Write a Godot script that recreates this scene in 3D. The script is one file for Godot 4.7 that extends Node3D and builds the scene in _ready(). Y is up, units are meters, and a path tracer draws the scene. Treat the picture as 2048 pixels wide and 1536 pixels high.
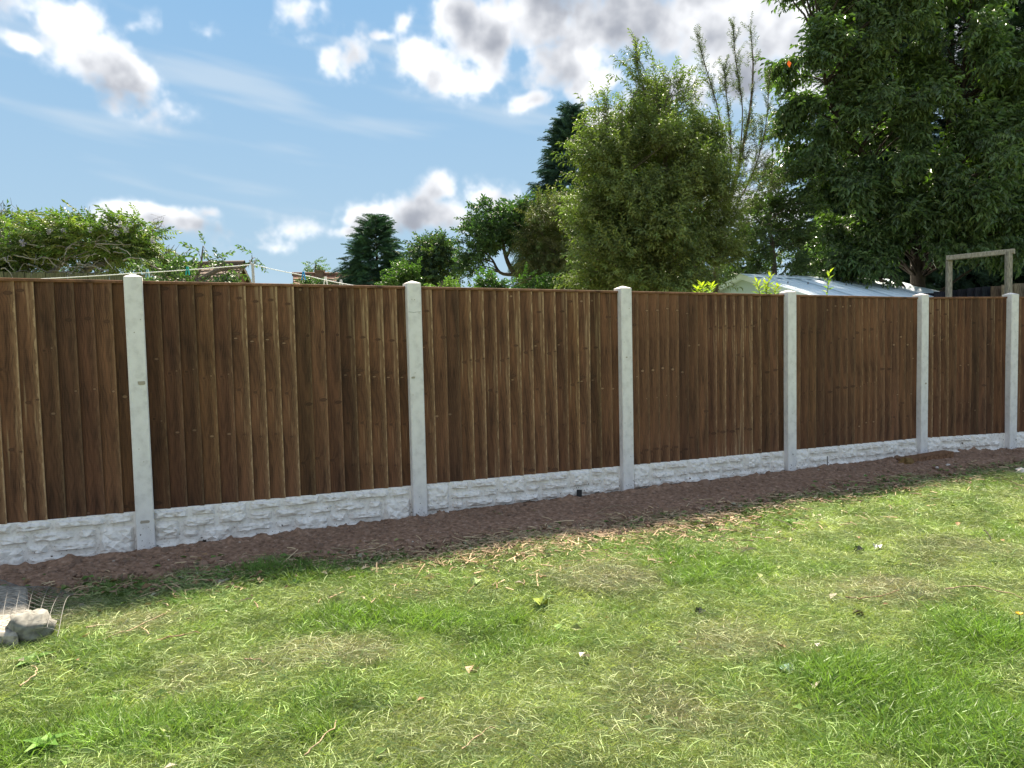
extends Node3D
# A newly built featheredge fence with concrete posts, seen across a rough lawn.

const F := 1500.0                      # focal length of the photograph in its own pixels (2048 x 1536)
const PITCH := -0.0565
const ROLL := -0.0224
const EYE := Vector3(0, 1.36, 0)
const EXPOSURE := 4.7
const PHI := 0.4301                    # the fence runs away to the right at this angle

var rng := RandomNumberGenerator.new()
var cam_basis: Basis
var names := {}
var M := {}
var fence_dir := Vector3(cos(PHI), 0, -sin(PHI))
var fence_out := Vector3(sin(PHI), 0, cos(PHI))     # towards the lawn
var fence_origin := Vector3(-2.488, 0, -4.987)
var sun_dir: Vector3

# ------------------------------------------------------------------ helpers
class MB:
	var v := PackedVector3Array()
	var n := PackedVector3Array()
	var c := PackedColorArray()
	var uv := PackedVector2Array()
	var ix := PackedInt32Array()
	var col := Color(1, 1, 1)
	func p(a: Vector3, t := Vector2.ZERO) -> int:
		v.append(a); c.append(col); uv.append(t)
		return v.size() - 1
	func tri(a: int, b: int, d: int) -> void:
		ix.append(a); ix.append(b); ix.append(d)
	func quad(a: int, b: int, d: int, e: int) -> void:
		tri(a, b, d); tri(a, d, e)
	func face(a: Vector3, b: Vector3, d: Vector3, e: Vector3) -> void:
		quad(p(a), p(b, Vector2(1, 0)), p(d, Vector2(1, 1)), p(e, Vector2(0, 1)))
	func box(lo: Vector3, hi: Vector3, t := Transform3D()) -> void:
		var q := []
		for i in 8:
			q.append(t * Vector3(hi.x if i & 1 else lo.x, hi.y if i & 2 else lo.y, hi.z if i & 4 else lo.z))
		for f in [[0, 2, 3, 1], [4, 5, 7, 6], [0, 4, 6, 2], [1, 3, 7, 5], [2, 6, 7, 3], [0, 1, 5, 4]]:
			face(q[f[0]], q[f[1]], q[f[2]], q[f[3]])
	# box whose long edges are chamfered
	func cbox(lo: Vector3, hi: Vector3, b: float, t := Transform3D()) -> void:
		var ring := [Vector2(lo.x + b, lo.z), Vector2(hi.x - b, lo.z), Vector2(hi.x, lo.z + b), Vector2(hi.x, hi.z - b), Vector2(hi.x - b, hi.z), Vector2(lo.x + b, hi.z), Vector2(lo.x, hi.z - b), Vector2(lo.x, lo.z + b)]
		var cx := (lo.x + hi.x) / 2.0
		var cz := (lo.z + hi.z) / 2.0
		for k in 8:
			var a: Vector2 = ring[k]
			var d: Vector2 = ring[(k + 1) % 8]
			face(t * Vector3(a.x, lo.y, a.y), t * Vector3(d.x, lo.y, d.y), t * Vector3(d.x, hi.y, d.y), t * Vector3(a.x, hi.y, a.y))
			for y in [lo.y, hi.y]:
				tri(p(t * Vector3(a.x, y, a.y)), p(t * Vector3(d.x, y, d.y)), p(t * Vector3(cx, y, cz)))
	func tube(pts: PackedVector3Array, r0: float, r1: float, sides := 6, lump := 0.0) -> void:
		var first := v.size()
		var m := pts.size()
		for k in m:
			var d := (pts[mini(k + 1, m - 1)] - pts[maxi(k - 1, 0)]).normalized()
			var a := d.cross(Vector3(0.31, 0.2, 0.93)).normalized()
			var b := d.cross(a)
			var r := lerpf(r0, r1, k / float(m - 1))
			for s in sides:
				var g := TAU * s / sides
				var rr := r * (1.0 + lump * sin(s * 2.3 + k * 1.7))
				p(pts[k] + (a * cos(g) + b * sin(g)) * rr, Vector2(s / float(sides), k))
		for k in m - 1:
			for s in sides:
				var i := first + k * sides
				quad(i + s, i + (s + 1) % sides, i + sides + (s + 1) % sides, i + sides + s)
	func mesh(smooth := false) -> ArrayMesh:
		var arr := []
		arr.resize(Mesh.ARRAY_MAX)
		if smooth:
			var nn := PackedVector3Array()
			nn.resize(v.size())
			for k in range(0, ix.size(), 3):
				var i0 := ix[k]; var i1 := ix[k + 1]; var i2 := ix[k + 2]
				var f := (v[i2] - v[i0]).cross(v[i1] - v[i0])
				nn[i0] += f; nn[i1] += f; nn[i2] += f
			for k in nn.size():
				nn[k] = nn[k].normalized()
			arr[Mesh.ARRAY_VERTEX] = v; arr[Mesh.ARRAY_NORMAL] = nn; arr[Mesh.ARRAY_COLOR] = c; arr[Mesh.ARRAY_TEX_UV] = uv; arr[Mesh.ARRAY_INDEX] = ix
		else:
			var fv := PackedVector3Array(); var fn := PackedVector3Array(); var fc := PackedColorArray(); var fu := PackedVector2Array()
			for k in range(0, ix.size(), 3):
				var nn := (v[ix[k + 2]] - v[ix[k]]).cross(v[ix[k + 1]] - v[ix[k]]).normalized()
				for j in 3:
					var i := ix[k + j]
					fv.append(v[i]); fn.append(nn); fc.append(c[i]); fu.append(uv[i])
			arr[Mesh.ARRAY_VERTEX] = fv; arr[Mesh.ARRAY_NORMAL] = fn; arr[Mesh.ARRAY_COLOR] = fc; arr[Mesh.ARRAY_TEX_UV] = fu
		var am := ArrayMesh.new()
		am.add_surface_from_arrays(Mesh.PRIMITIVE_TRIANGLES, arr)
		return am

class Heap:                            # transforms and colours of a MultiMesh
	var b := PackedFloat32Array()
	var count := 0
	func put(t: Transform3D, c: Color) -> void:
		var x := t.basis.x; var y := t.basis.y; var z := t.basis.z; var o := t.origin
		b.append_array(PackedFloat32Array([x.x, y.x, z.x, o.x, x.y, y.y, z.y, o.y, x.z, y.z, z.z, o.z, c.r, c.g, c.b, 1.0]))
		count += 1

func numbered(called: String) -> String:
	var k: int = names.get(called, 0)
	names[called] = k + 1
	return called if k == 0 else "%s_%03d" % [called, k]

func tag(o: Node, label := "", category := "", group := "", kind := "") -> Node:
	if label: o.set_meta("label", label)
	if category: o.set_meta("category", category)
	if group: o.set_meta("group", group)
	if kind: o.set_meta("kind", kind)
	return o

func thing(called: String, label: String, category: String, at := Vector3.ZERO, turn := 0.0, group := "") -> Node3D:
	var o := Node3D.new()
	o.name = numbered(called)
	add_child(o)
	o.position = at
	o.rotation.y = turn
	tag(o, label, category, group)
	return o

func part(called: String, mesh: Mesh, mat: Material, parent: Node) -> MeshInstance3D:
	var o := MeshInstance3D.new()
	o.name = numbered(called) if parent == self else called
	o.mesh = mesh
	o.material_override = mat
	parent.add_child(o, true)
	return o

func multi(called: String, mesh: Mesh, mat: Material, heap: Heap, parent: Node) -> MultiMeshInstance3D:
	var mm := MultiMesh.new()
	mm.transform_format = MultiMesh.TRANSFORM_3D
	mm.use_colors = true
	mm.mesh = mesh
	mm.instance_count = heap.count
	mm.buffer = heap.b
	var o := MultiMeshInstance3D.new()
	o.name = numbered(called) if parent == self else called
	o.multimesh = mm
	o.material_override = mat
	parent.add_child(o, true)
	o.set_meta("kind", "stuff")
	return o

func ray(px: float, py: float) -> Vector3:
	return (cam_basis * Vector3((px - 1024.0) / F, -(py - 768.0) / F, -1.0))

func at(px: float, py: float, depth: float) -> Vector3:    # a point seen at that pixel, depth metres ahead
	var d := ray(px, py)
	return EYE + d * (depth / -d.z)

func on_ground(px: float, py: float, y := 0.0) -> Vector3:
	var d := ray(px, py)
	return EYE + d * ((y - EYE.y) / d.y)

func mat(color: Color, rough := 0.9, spec := 0.5) -> StandardMaterial3D:   # colour in linear values
	var m := StandardMaterial3D.new()
	m.albedo_color = color.linear_to_srgb()
	m.roughness = rough
	m.metallic_specular = spec
	m.cull_mode = BaseMaterial3D.CULL_DISABLED
	return m

func vmat(rough := 0.9, back := Color.BLACK, spec := 0.4) -> StandardMaterial3D:     # colour from the vertices and copies
	var m := mat(Color(1, 1, 1), rough, spec)
	m.vertex_color_use_as_albedo = true
	if back != Color.BLACK:
		m.backlight_enabled = true
		m.backlight = back
	return m

func noise(freq: float, octaves: int, s: int, kind := FastNoiseLite.TYPE_SIMPLEX_SMOOTH) -> FastNoiseLite:
	var n := FastNoiseLite.new()
	n.noise_type = kind
	n.frequency = freq
	n.fractal_octaves = octaves
	n.fractal_type = FastNoiseLite.FRACTAL_FBM if octaves > 1 else FastNoiseLite.FRACTAL_NONE
	n.seed = s
	return n

func noise_tex(freq: float, octaves: int, s: int, ramp: Array, size := 512, normal := 0.0) -> NoiseTexture2D:
	var t := NoiseTexture2D.new()
	t.width = size; t.height = size
	t.seamless = true
	t.noise = noise(freq, octaves, s)
	if normal > 0.0:
		t.as_normal_map = true
		t.bump_strength = normal
	else:
		var g := Gradient.new()
		g.offsets = PackedFloat32Array(ramp[0])
		var cs := PackedColorArray()
		for q in ramp[1]: cs.append((q as Color).linear_to_srgb())
		g.colors = cs
		t.color_ramp = g
	return t

func jit(s: float) -> float:
	return rng.randf_range(-s, s)

func jitv(s: float) -> Vector3:
	return Vector3(jit(s), jit(s), jit(s))

func frame_y(dir: Vector3, roll: float, s := 1.0) -> Basis:      # local x along dir, local y as near up as can be, then rolled
	var x := dir.normalized()
	var z := x.cross(Vector3.UP)
	if z.length() < 0.05: z = Vector3(0, 0, 1)
	z = z.normalized()
	var y := z.cross(x).normalized()
	return Basis(x, y, z) * Basis(Vector3.RIGHT, roll) * Basis.from_scale(Vector3(s, s, s))

func fence_at(u: float, y: float, w: float) -> Vector3:   # u along the fence from the first post, w towards the lawn
	return fence_origin + fence_dir * u + fence_out * w + Vector3(0, y, 0)

func to_fence(p: Vector3) -> Vector2:
	var d := p - fence_origin
	return Vector2(d.dot(fence_dir), d.dot(fence_out))

# ------------------------------------------------------------------ camera, sky, sun
func setup() -> void:
	cam_basis = Basis(Vector3.RIGHT, PITCH) * Basis(Vector3.BACK, ROLL)
	var cam := Camera3D.new()
	cam.name = "camera"
	cam.fov = rad_to_deg(2.0 * atan(768.0 / F))
	cam.far = 2000.0
	cam.near = 0.05
	cam.transform = Transform3D(cam_basis, EYE)
	add_child(cam)
	var az := deg_to_rad(6.0)
	var el := deg_to_rad(52.0)
	sun_dir = Vector3(sin(az) * cos(el), sin(el), -cos(az) * cos(el))
	var sun := DirectionalLight3D.new()
	sun.name = "sun"
	sun.light_energy = SUN_ENERGY
	sun.light_color = Color(1.0, 0.95, 0.87)
	sun.light_angular_distance = 6.0
	sun.shadow_enabled = true
	add_child(sun)
	sun.look_at_from_position(Vector3.ZERO, -sun_dir, Vector3.UP)
	var env := Environment.new()
	env.background_mode = Environment.BG_SKY
	var sky := Sky.new()
	var pm := PanoramaSkyMaterial.new()
	pm.panorama = ImageTexture.create_from_image(sky_image())
	sky.sky_material = pm
	env.sky = sky
	env.tonemap_mode = Environment.TONE_MAPPER_LINEAR
	env.tonemap_exposure = EXPOSURE
	env.sdfgi_enabled = true
	env.ssao_enabled = true
	env.ssil_enabled = true
	var we := WorldEnvironment.new()
	we.name = "environment"
	we.environment = env
	add_child(we)

const SUN_ENERGY := 1.5
const SKY_W := 4096
const SKY_H := 2048

var blobs := []          # azimuth, elevation, radius along, radius across, turn, weight

func blob_px(px: float, py: float, rx: float, ry: float, turn := 0.0, weight := 1.0) -> void:
	var d := ray(px, py).normalized()
	blobs.append([atan2(d.x, -d.z), asin(d.y), rx / F, ry / F, deg_to_rad(-turn), weight])

func sky_image() -> Image:
	# clouds in the photograph
	for q in [[175, 95, 150, 62, 32], [110, 45, 62, 46, 20], [245, 140, 66, 46, 20], [45, 82, 40, 20, 10], [150, 60, 60, 50, 0], [275, 165, 40, 25, 0, 0.9],
			[700, 113, 54, 47, -30], [762, 72, 24, 10, 0, 0.7],
			[868, 132, 82, 52, 10], [930, 45, 66, 74, 0], [905, 150, 50, 36, 0], [985, 60, 60, 90, 0], [815, 40, 30, 18, -30, 0.6],
			[1090, 40, 110, 90, 0], [1130, 115, 110, 62, 0], [1250, 30, 170, 80, 0], [1420, 40, 190, 95, 0], [1470, 130, 130, 70, 0], [1190, 165, 66, 36, -10], [1062, 202, 50, 18, -15, 0.9], [1350, 170, 130, 52, 0], [1600, 60, 130, 150, 0], [1750, 120, 150, 120, 0], [1180, -60, 260, 80, 0], [1480, -80, 260, 90, 0], [1930, 40, 150, 110, 0],
			[870, 425, 150, 42, -5], [880, 380, 42, 34, 0], [745, 432, 72, 32, -12], [700, 462, 44, 14, -8, 0.85], [960, 398, 62, 34, 0, 0.8], [1010, 440, 60, 34, 0],
			[300, 432, 118, 27, 0], [372, 440, 72, 24, 5], [230, 412, 50, 14, 0, 0.8], [420, 425, 45, 14, 0, 0.7],
			[600, 28, 39.0, 27.0, -40, 0.43], [592, 75, 27.0, 13.5, 0, 0.43], [500, 466, 51.0, 27.0, 0, 0.34], [598, 458, 39.0, 16.5, 0, 0.34], [520, 495, 45.0, 12.0, 0, 0.31], [972, 172, 39.0, 27.0, -40, 0.37], [265, 52, 30.0, 13.5, -20, 0.31], [415, 70, 18.0, 13.5, 0, 0.25],
			[1240, 250, 110, 50, 0, 0.8], [1420, 300, 160, 60, 0, 0.8], [1500, 420, 150, 60, 0, 0.8], [1250, 420, 130, 45, 0, 0.8]]:
		blob_px(q[0], q[1], q[2], q[3], q[4], q[5] if q.size() > 5 else 1.0)
	# the same kind of sky goes on all round
	var g := RandomNumberGenerator.new()
	g.seed = 77
	var made := 0
	while made < 90:
		var a := g.randf_range(-PI, PI)
		var e := asin(g.randf_range(0.06, 0.985))
		if absf(a) < 0.72 and e < 0.52: continue
		made += 1
		var s := g.randf_range(0.06, 0.16) * (0.5 + 0.8 * sin(e))
		for k in g.randi_range(2, 5):
			blobs.append([a + g.randfn(0, s) / maxf(cos(e), 0.25), e + g.randfn(0, s * 0.4), s * g.randf_range(0.6, 1.2), s * g.randf_range(0.35, 0.7), g.randf_range(-0.4, 0.4), 1.0])
	var low := sky_part(1024, 512, 0, 0, 1024, 512)
	low.resize(SKY_W, SKY_H, Image.INTERPOLATE_BILINEAR)
	var x0 := 1580; var x1 := 2520; var y0 := 640; var y1 := 1024
	var sharp := sky_part(SKY_W, SKY_H, x0, y0, x1, y1)
	low.blit_rect(sharp, Rect2i(0, 0, x1 - x0, y1 - y0), Vector2i(x0, y0))
	var out := Image.create(SKY_W, SKY_H, false, Image.FORMAT_RGBAF)      # a panorama begins straight ahead
	out.blit_rect(low, Rect2i(SKY_W / 2, 0, SKY_W / 2, SKY_H), Vector2i.ZERO)
	out.blit_rect(low, Rect2i(0, 0, SKY_W / 2, SKY_H), Vector2i(SKY_W / 2, 0))
	return out

func sky_part(w: int, h: int, x0: int, y0: int, x1: int, y1: int) -> Image:
	var pw := x1 - x0
	var ph := y1 - y0
	var dens := PackedFloat32Array()
	dens.resize(pw * ph)
	dens.fill(-1.0)
	for q in blobs:
		var a: float = q[0]; var e: float = q[1]; var rx: float = q[2]; var ry: float = q[3]; var wt: float = q[5]
		var ct := cos(q[4]); var sn := sin(q[4])
		var ce := maxf(cos(e), 0.2)
		var big := maxf(rx, ry) * 1.5
		var ya := int((0.5 - (e + big) / PI) * h) - y0
		var yb := int((0.5 - (e - big) / PI) * h) - y0 + 1
		var xa := int((0.5 + (a - big / ce) / TAU) * w) - x0
		var xb := int((0.5 + (a + big / ce) / TAU) * w) - x0 + 1
		for y in range(maxi(ya, 0), mini(yb, ph)):
			var de := (0.5 - (y + y0 + 0.5) / h) * PI - e
			for xx in range(xa, xb):
				var x := xx
				if pw == w: x = posmod(xx, w)
				elif x < 0 or x >= pw: continue
				var da := ((xx + x0 + 0.5) / w - 0.5) * TAU - a
				da *= ce
				var p := (da * ct + de * sn) / rx
				var r := (-da * sn + de * ct) / ry
				var d := (1.0 - sqrt(p * p + r * r)) * wt
				var i := y * pw + x
				var o := dens[i]
				if d > o: dens[i] = d + maxf(0.0, 0.12 - (d - o)) * 0.5 if o > -0.3 else d
	var n1 := noise(15.0, 6, 5)
	n1.fractal_gain = 0.58
	var n2 := noise(8.0, 4, 9)
	var n3 := noise(1.0, 4, 21)
	var out := PackedFloat32Array()
	out.resize(pw * ph * 4)
	var sc := 1.0 / EXPOSURE
	var rise := int(h * 0.0065)
	var k := 0
	for y in ph:
		var el := (0.5 - (y + y0 + 0.5) / h) * PI
		var t := clampf(sin(maxf(el, 0.0)) / 0.55, 0.0, 1.0)
		var up := pow(t, 0.75)
		var base := Color(0.57, 0.74, 0.83).lerp(Color(0.225, 0.48, 0.82), up)
		if el > 0.55: base = base.lerp(Color(0.18, 0.39, 0.74), clampf((el - 0.55) / 0.9, 0, 1))
		if el < 0.0: base = Color(0.26, 0.29, 0.16)
		for x in pw:
			var c := base
			if el >= -0.01:
				var az := ((x + x0 + 0.5) / w - 0.5) * TAU
				var dir := Vector3(sin(az) * cos(el), sin(el), -cos(az) * cos(el))
				# thin streaks of high cloud
				var lean := el + 0.16 * sin(az)
				var ci := n3.get_noise_3d(dir.x * 2.2, lean * 17.0, dir.z * 2.2)
				var ca := smoothstep(0.05, 0.6, ci) * 0.42 * smoothstep(0.02, 0.2, el)
				c = c.lerp(Color(0.78, 0.86, 0.93), ca)
				var d := dens[y * pw + x]
				if d > -0.75:
					var a1 := n1.get_noise_3dv(dir)
					var a2 := n2.get_noise_3dv(dir)
					var above := dens[maxi(y - rise, 0) * pw + x]
					var dd := d + 0.8 * a1
					var al := maxf(smoothstep(-0.05, 0.62, dd), 0.28 * smoothstep(-0.2, 0.5, d + 1.1 * a1) * smoothstep(-0.48, -0.1, d))
					var th := smoothstep(-0.12, 1.3, 0.45 * d + 0.55 * maxf(above, -0.2) + 1.15 * a2 + 0.5 * a1 - 0.04)
					# against the sun a cloud has bright rims and a grey heart; away from it the sun lights its whole face
					var facing := smoothstep(-0.1, 0.75, -dir.dot(sun_dir) + 0.5)
					var lit := Color(1.0, 1.01, 1.03).lerp(Color(1.0, 0.99, 0.97), facing) * lerpf(1.25, 2.0, facing)
					var shade := Color(0.36, 0.39, 0.46).lerp(Color(0.85, 0.88, 0.93), facing)
					var cl := lit.lerp(shade, th * 0.95)
					if al > 0.0:
						c = c.lerp(cl, al)
			out[k] = c.r * sc; out[k + 1] = c.g * sc; out[k + 2] = c.b * sc; out[k + 3] = 1.0
			k += 4
	return Image.create_from_data(pw, ph, false, Image.FORMAT_RGBAF, out.to_byte_array())

# ------------------------------------------------------------------ materials
func wood_image(s: int) -> Image:
	var g := RandomNumberGenerator.new()
	g.seed = 100 + s
	var w := 112
	var h := 1480
	var n1 := noise(1.0, 3, s * 7 + 1)
	var n2 := noise(1.0, 2, s * 7 + 2)
	var out := PackedByteArray()
	out.resize(w * h * 3)
	var knots := []
	var rows := g.randi_range(3, 6)
	for r in rows:
		var kv := (r + g.randf_range(0.2, 0.8)) / rows
		for q in 1 if g.randf() < 0.7 else 2:
			knots.append([g.randf_range(0.12, 0.85), kv + g.randf_range(-0.012, 0.012), g.randf_range(0.005, 0.012), g.randf_range(0.0, 1.0), g.randf_range(0.9, 2.2)])
	var uc0 := g.randf_range(0.2, 0.8)
	var vc := g.randf_range(0.0, 1.0)
	var paleness := g.randf_range(0.0, 0.45) if s < 7 else 1.5
	var ringk := g.randf_range(38.0, 75.0)
	var dark := Color(0.046, 0.022, 0.012)
	var mid := Color(0.225, 0.104, 0.053)
	var pale := Color(0.46, 0.31, 0.18)
	var k := 0
	for y in h:
		var v := (y + 0.5) / h
		var yy := v * 2.3
		var sway := n2.get_noise_1d(v * 13.0 + s) * 0.08
		var edge := 0.885 + n2.get_noise_2d(v * 30.0, 40.0) * 0.09 + n2.get_noise_2d(v * 230.0, 80.0) * 0.02
		var dv: float = v - vc
		if dv > 0.5: dv -= 1.0
		if dv < -0.5: dv += 1.0
		var arch := 0.4 * absf(dv) * 2.0
		var saw := 0.5 + 0.5 * sin(yy * 520.0)
		for x in w:
			var u := (x + 0.5) / w
			var du := u - uc0 - sway
			var r := sqrt(du * du + arch * arch)
			var kd := 9.0
			var kb := 0.0
			var knot: Array
			for q in knots:
				var qv: float = v - q[1]
				if absf(qv) < 0.05:
					var a: float = (u - q[0]) * 0.118 / (q[2] * q[4])
					var b: float = qv * 2.3 / q[2]
					var d := sqrt(a * a + b * b)
					if d < kd:
						kd = d; knot = q
					kb += exp(-d * d * 0.22) * 0.10
			r += kb * (1.0 if du > 0 else -1.0)
			var ring := 0.5 + 0.5 * sin(r * ringk + n1.get_noise_2d(u * 3.0, v * 4.0) * 1.6)
			ring = ring * ring
			var fine := n1.get_noise_2d(u * 60.0 + 7.0, v * 20.0)
			var blot := n2.get_noise_2d(u * 1.6, v * 3.2 + 31.0)
			var t := clampf(0.5 + 0.42 * fine - 0.2 * ring + 0.42 * blot + 0.06 * saw, 0.0, 1.3)
			var c := dark.lerp(mid, t)
			var strip := n2.get_noise_2d(u * 3.0 + 60.0, v * 2.2)
			c = c.lerp(pale, clampf((strip - 0.28) * 1.4, 0.0, 0.55) * paleness * (0.6 + 0.4 * fine))
			var lit_band := smoothstep(0.6, 1.0, u + 0.22 * fine + 0.5 * (edge - 0.885))       # thick edge painted paler, as if it turned towards the light
			c = c.lerp(pale * Color(0.8, 0.74, 0.7), lit_band * (0.16 + 0.2 * paleness))
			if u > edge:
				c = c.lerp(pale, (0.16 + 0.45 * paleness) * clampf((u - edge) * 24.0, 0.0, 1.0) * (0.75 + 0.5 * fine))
			if kd < 1.0:
				var kc := Color(0.30, 0.18, 0.11) if knot[3] > 0.6 else Color(0.10, 0.05, 0.028)
				c = kc.lerp(dark, smoothstep(0.6, 1.0, kd) * 0.75)
				c = c.lerp(dark, 0.25 * (0.5 + 0.5 * sin(kd * 18.0)))
			elif kd < 1.7:
				c = c.lerp(dark, 0.3 * (1.7 - kd) / 0.7)
			c = c.linear_to_srgb()
			out[k] = clampi(int(c.r * 255.0), 0, 255); out[k + 1] = clampi(int(c.g * 255.0), 0, 255); out[k + 2] = clampi(int(c.b * 255.0), 0, 255)
			k += 3
	return Image.create_from_data(w, h, false, Image.FORMAT_RGB8, out)

func make_materials() -> void:
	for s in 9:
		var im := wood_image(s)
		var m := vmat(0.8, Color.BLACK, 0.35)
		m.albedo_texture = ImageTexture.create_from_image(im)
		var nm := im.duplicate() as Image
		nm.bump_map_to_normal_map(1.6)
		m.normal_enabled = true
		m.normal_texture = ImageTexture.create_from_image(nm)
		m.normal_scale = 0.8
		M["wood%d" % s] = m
	var con := mat(Color(1, 1, 1), 0.85, 0.4)
	con.albedo_texture = noise_tex(0.012, 5, 3, [[0.2, 0.45, 0.6, 0.85], [Color(0.61, 0.58, 0.57), Color(0.69, 0.66, 0.65), Color(0.715, 0.685, 0.675), Color(0.745, 0.715, 0.705)]])
	con.normal_enabled = true
	con.normal_texture = noise_tex(0.12, 3, 4, [], 512, 3.0)
	con.normal_scale = 0.35
	con.uv1_triplanar = true
	con.uv1_scale = Vector3(1.7, 1.7, 1.7)
	M.concrete = con
	var grv := con.duplicate() as StandardMaterial3D
	grv.albedo_texture = noise_tex(0.02, 5, 13, [[0.15, 0.4, 0.6, 0.85], [Color(0.60, 0.55, 0.505), Color(0.76, 0.715, 0.675), Color(0.80, 0.755, 0.715), Color(0.84, 0.80, 0.76)]])
	grv.normal_scale = 0.5
	grv.uv1_scale = Vector3(2.3, 2.3, 2.3)
	M.gravel_face = grv
	var soil := vmat(1.0, Color.BLACK, 0.2)
	soil.albedo_texture = noise_tex(0.03, 6, 23, [[0.12, 0.4, 0.6, 0.78, 0.9], [Color(0.115, 0.07, 0.047), Color(0.225, 0.14, 0.097), Color(0.275, 0.173, 0.12), Color(0.33, 0.217, 0.157), Color(0.45, 0.33, 0.25)]])
	soil.normal_enabled = true
	soil.normal_texture = noise_tex(0.05, 5, 24, [], 512, 8.0)
	soil.normal_scale = 0.7
	soil.uv1_triplanar = true
	soil.uv1_world_triplanar = true
	soil.uv1_scale = Vector3(1.3, 1.3, 1.3)
	M.soil = soil
	var turf := vmat(1.0, Color.BLACK, 0.2)
	turf.albedo_texture = noise_tex(0.04, 5, 33, [[0.2, 0.45, 0.6, 0.8], [Color(0.05, 0.055, 0.02), Color(0.10, 0.115, 0.04), Color(0.15, 0.15, 0.065), Color(0.22, 0.20, 0.11)]])
	turf.uv1_triplanar = true
	turf.uv1_world_triplanar = true
	turf.uv1_scale = Vector3(1.1, 1.1, 1.1)
	M.turf = turf
	M.ground = mat(Color(0.15, 0.175, 0.065), 1.0, 0.2)
	M.blade = vmat(0.5, Color(0.85, 0.85, 0.65), 0.4)
	M.straw = vmat(0.75, Color(0.5, 0.47, 0.4), 0.3)
	M.leaf = vmat(0.5, Color(0.68, 0.8, 0.42), 0.42)
	M.gloss_leaf = vmat(0.38, Color(0.72, 0.85, 0.42), 0.48)
	M.needle = vmat(0.65, Color(0.4, 0.48, 0.36), 0.3)
	M.speck = vmat(0.9)
	M.bark = vmat(0.95, Color.BLACK, 0.2)
	M.bark.albedo_texture = noise_tex(0.05, 4, 43, [[0.2, 0.5, 0.8], [Color(0.35, 0.35, 0.35), Color(0.7, 0.7, 0.7), Color(1, 1, 1)]], 256)
	M.bark.uv1_triplanar = true
	M.bark.uv1_scale = Vector3(5, 1.2, 5)
	M.plain = vmat(0.8)
	var old := vmat(0.9, Color.BLACK, 0.25)
	old.albedo_texture = noise_tex(0.03, 4, 53, [[0.2, 0.5, 0.8], [Color(0.45, 0.45, 0.45), Color(0.8, 0.8, 0.8), Color(1, 1, 1)]], 256)
	old.uv1_triplanar = true
	old.uv1_scale = Vector3(9, 1.3, 9)
	M.old_wood = old
	M.sheet = mat(Color(0.72, 0.83, 0.90), 0.4, 0.5)
	M.sheet_wall = mat(Color(0.48, 0.61, 0.68), 0.6, 0.4)
	M.tile = vmat(0.85, Color.BLACK, 0.3)
	M.tile.albedo_texture = noise_tex(0.08, 4, 63, [[0.2, 0.5, 0.8], [Color(0.5, 0.5, 0.5), Color(0.85, 0.85, 0.85), Color(1.2, 1.2, 1.2)]], 256)
	M.tile.uv1_triplanar = true
	M.tile.uv1_scale = Vector3(1.5, 1.5, 1.5)
	M.wire = mat(Color(0.17, 0.165, 0.155), 0.55, 0.4)

# ------------------------------------------------------------------ the ground
var lump: FastNoiseLite
var wide: FastNoiseLite

func soil_edge(u: float) -> float:           # how far the bare soil reaches from the fence
	var e := 0.62
	if u < 0.4: e = lerpf(0.62, 0.72, clampf((u + 1.5) / 1.9, 0, 1))
	elif u < 1.9: e = lerpf(0.72, 0.94, (u - 0.4) / 1.5)
	elif u < 3.8: e = lerpf(0.94, 1.0, (u - 1.9) / 1.9)
	elif u < 6.0: e = lerpf(1.0, 0.8, (u - 3.8) / 2.2)
	else: e = 0.8
	return e + wide.get_noise_2d(u * 2.6, 7.0) * 0.14 + wide.get_noise_2d(u * 9.0, 3.0) * 0.10

func ground_y(x: float, z: float) -> float:
	return wide.get_noise_2d(x * 0.7, z * 0.7) * 0.035 - 0.03

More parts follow.
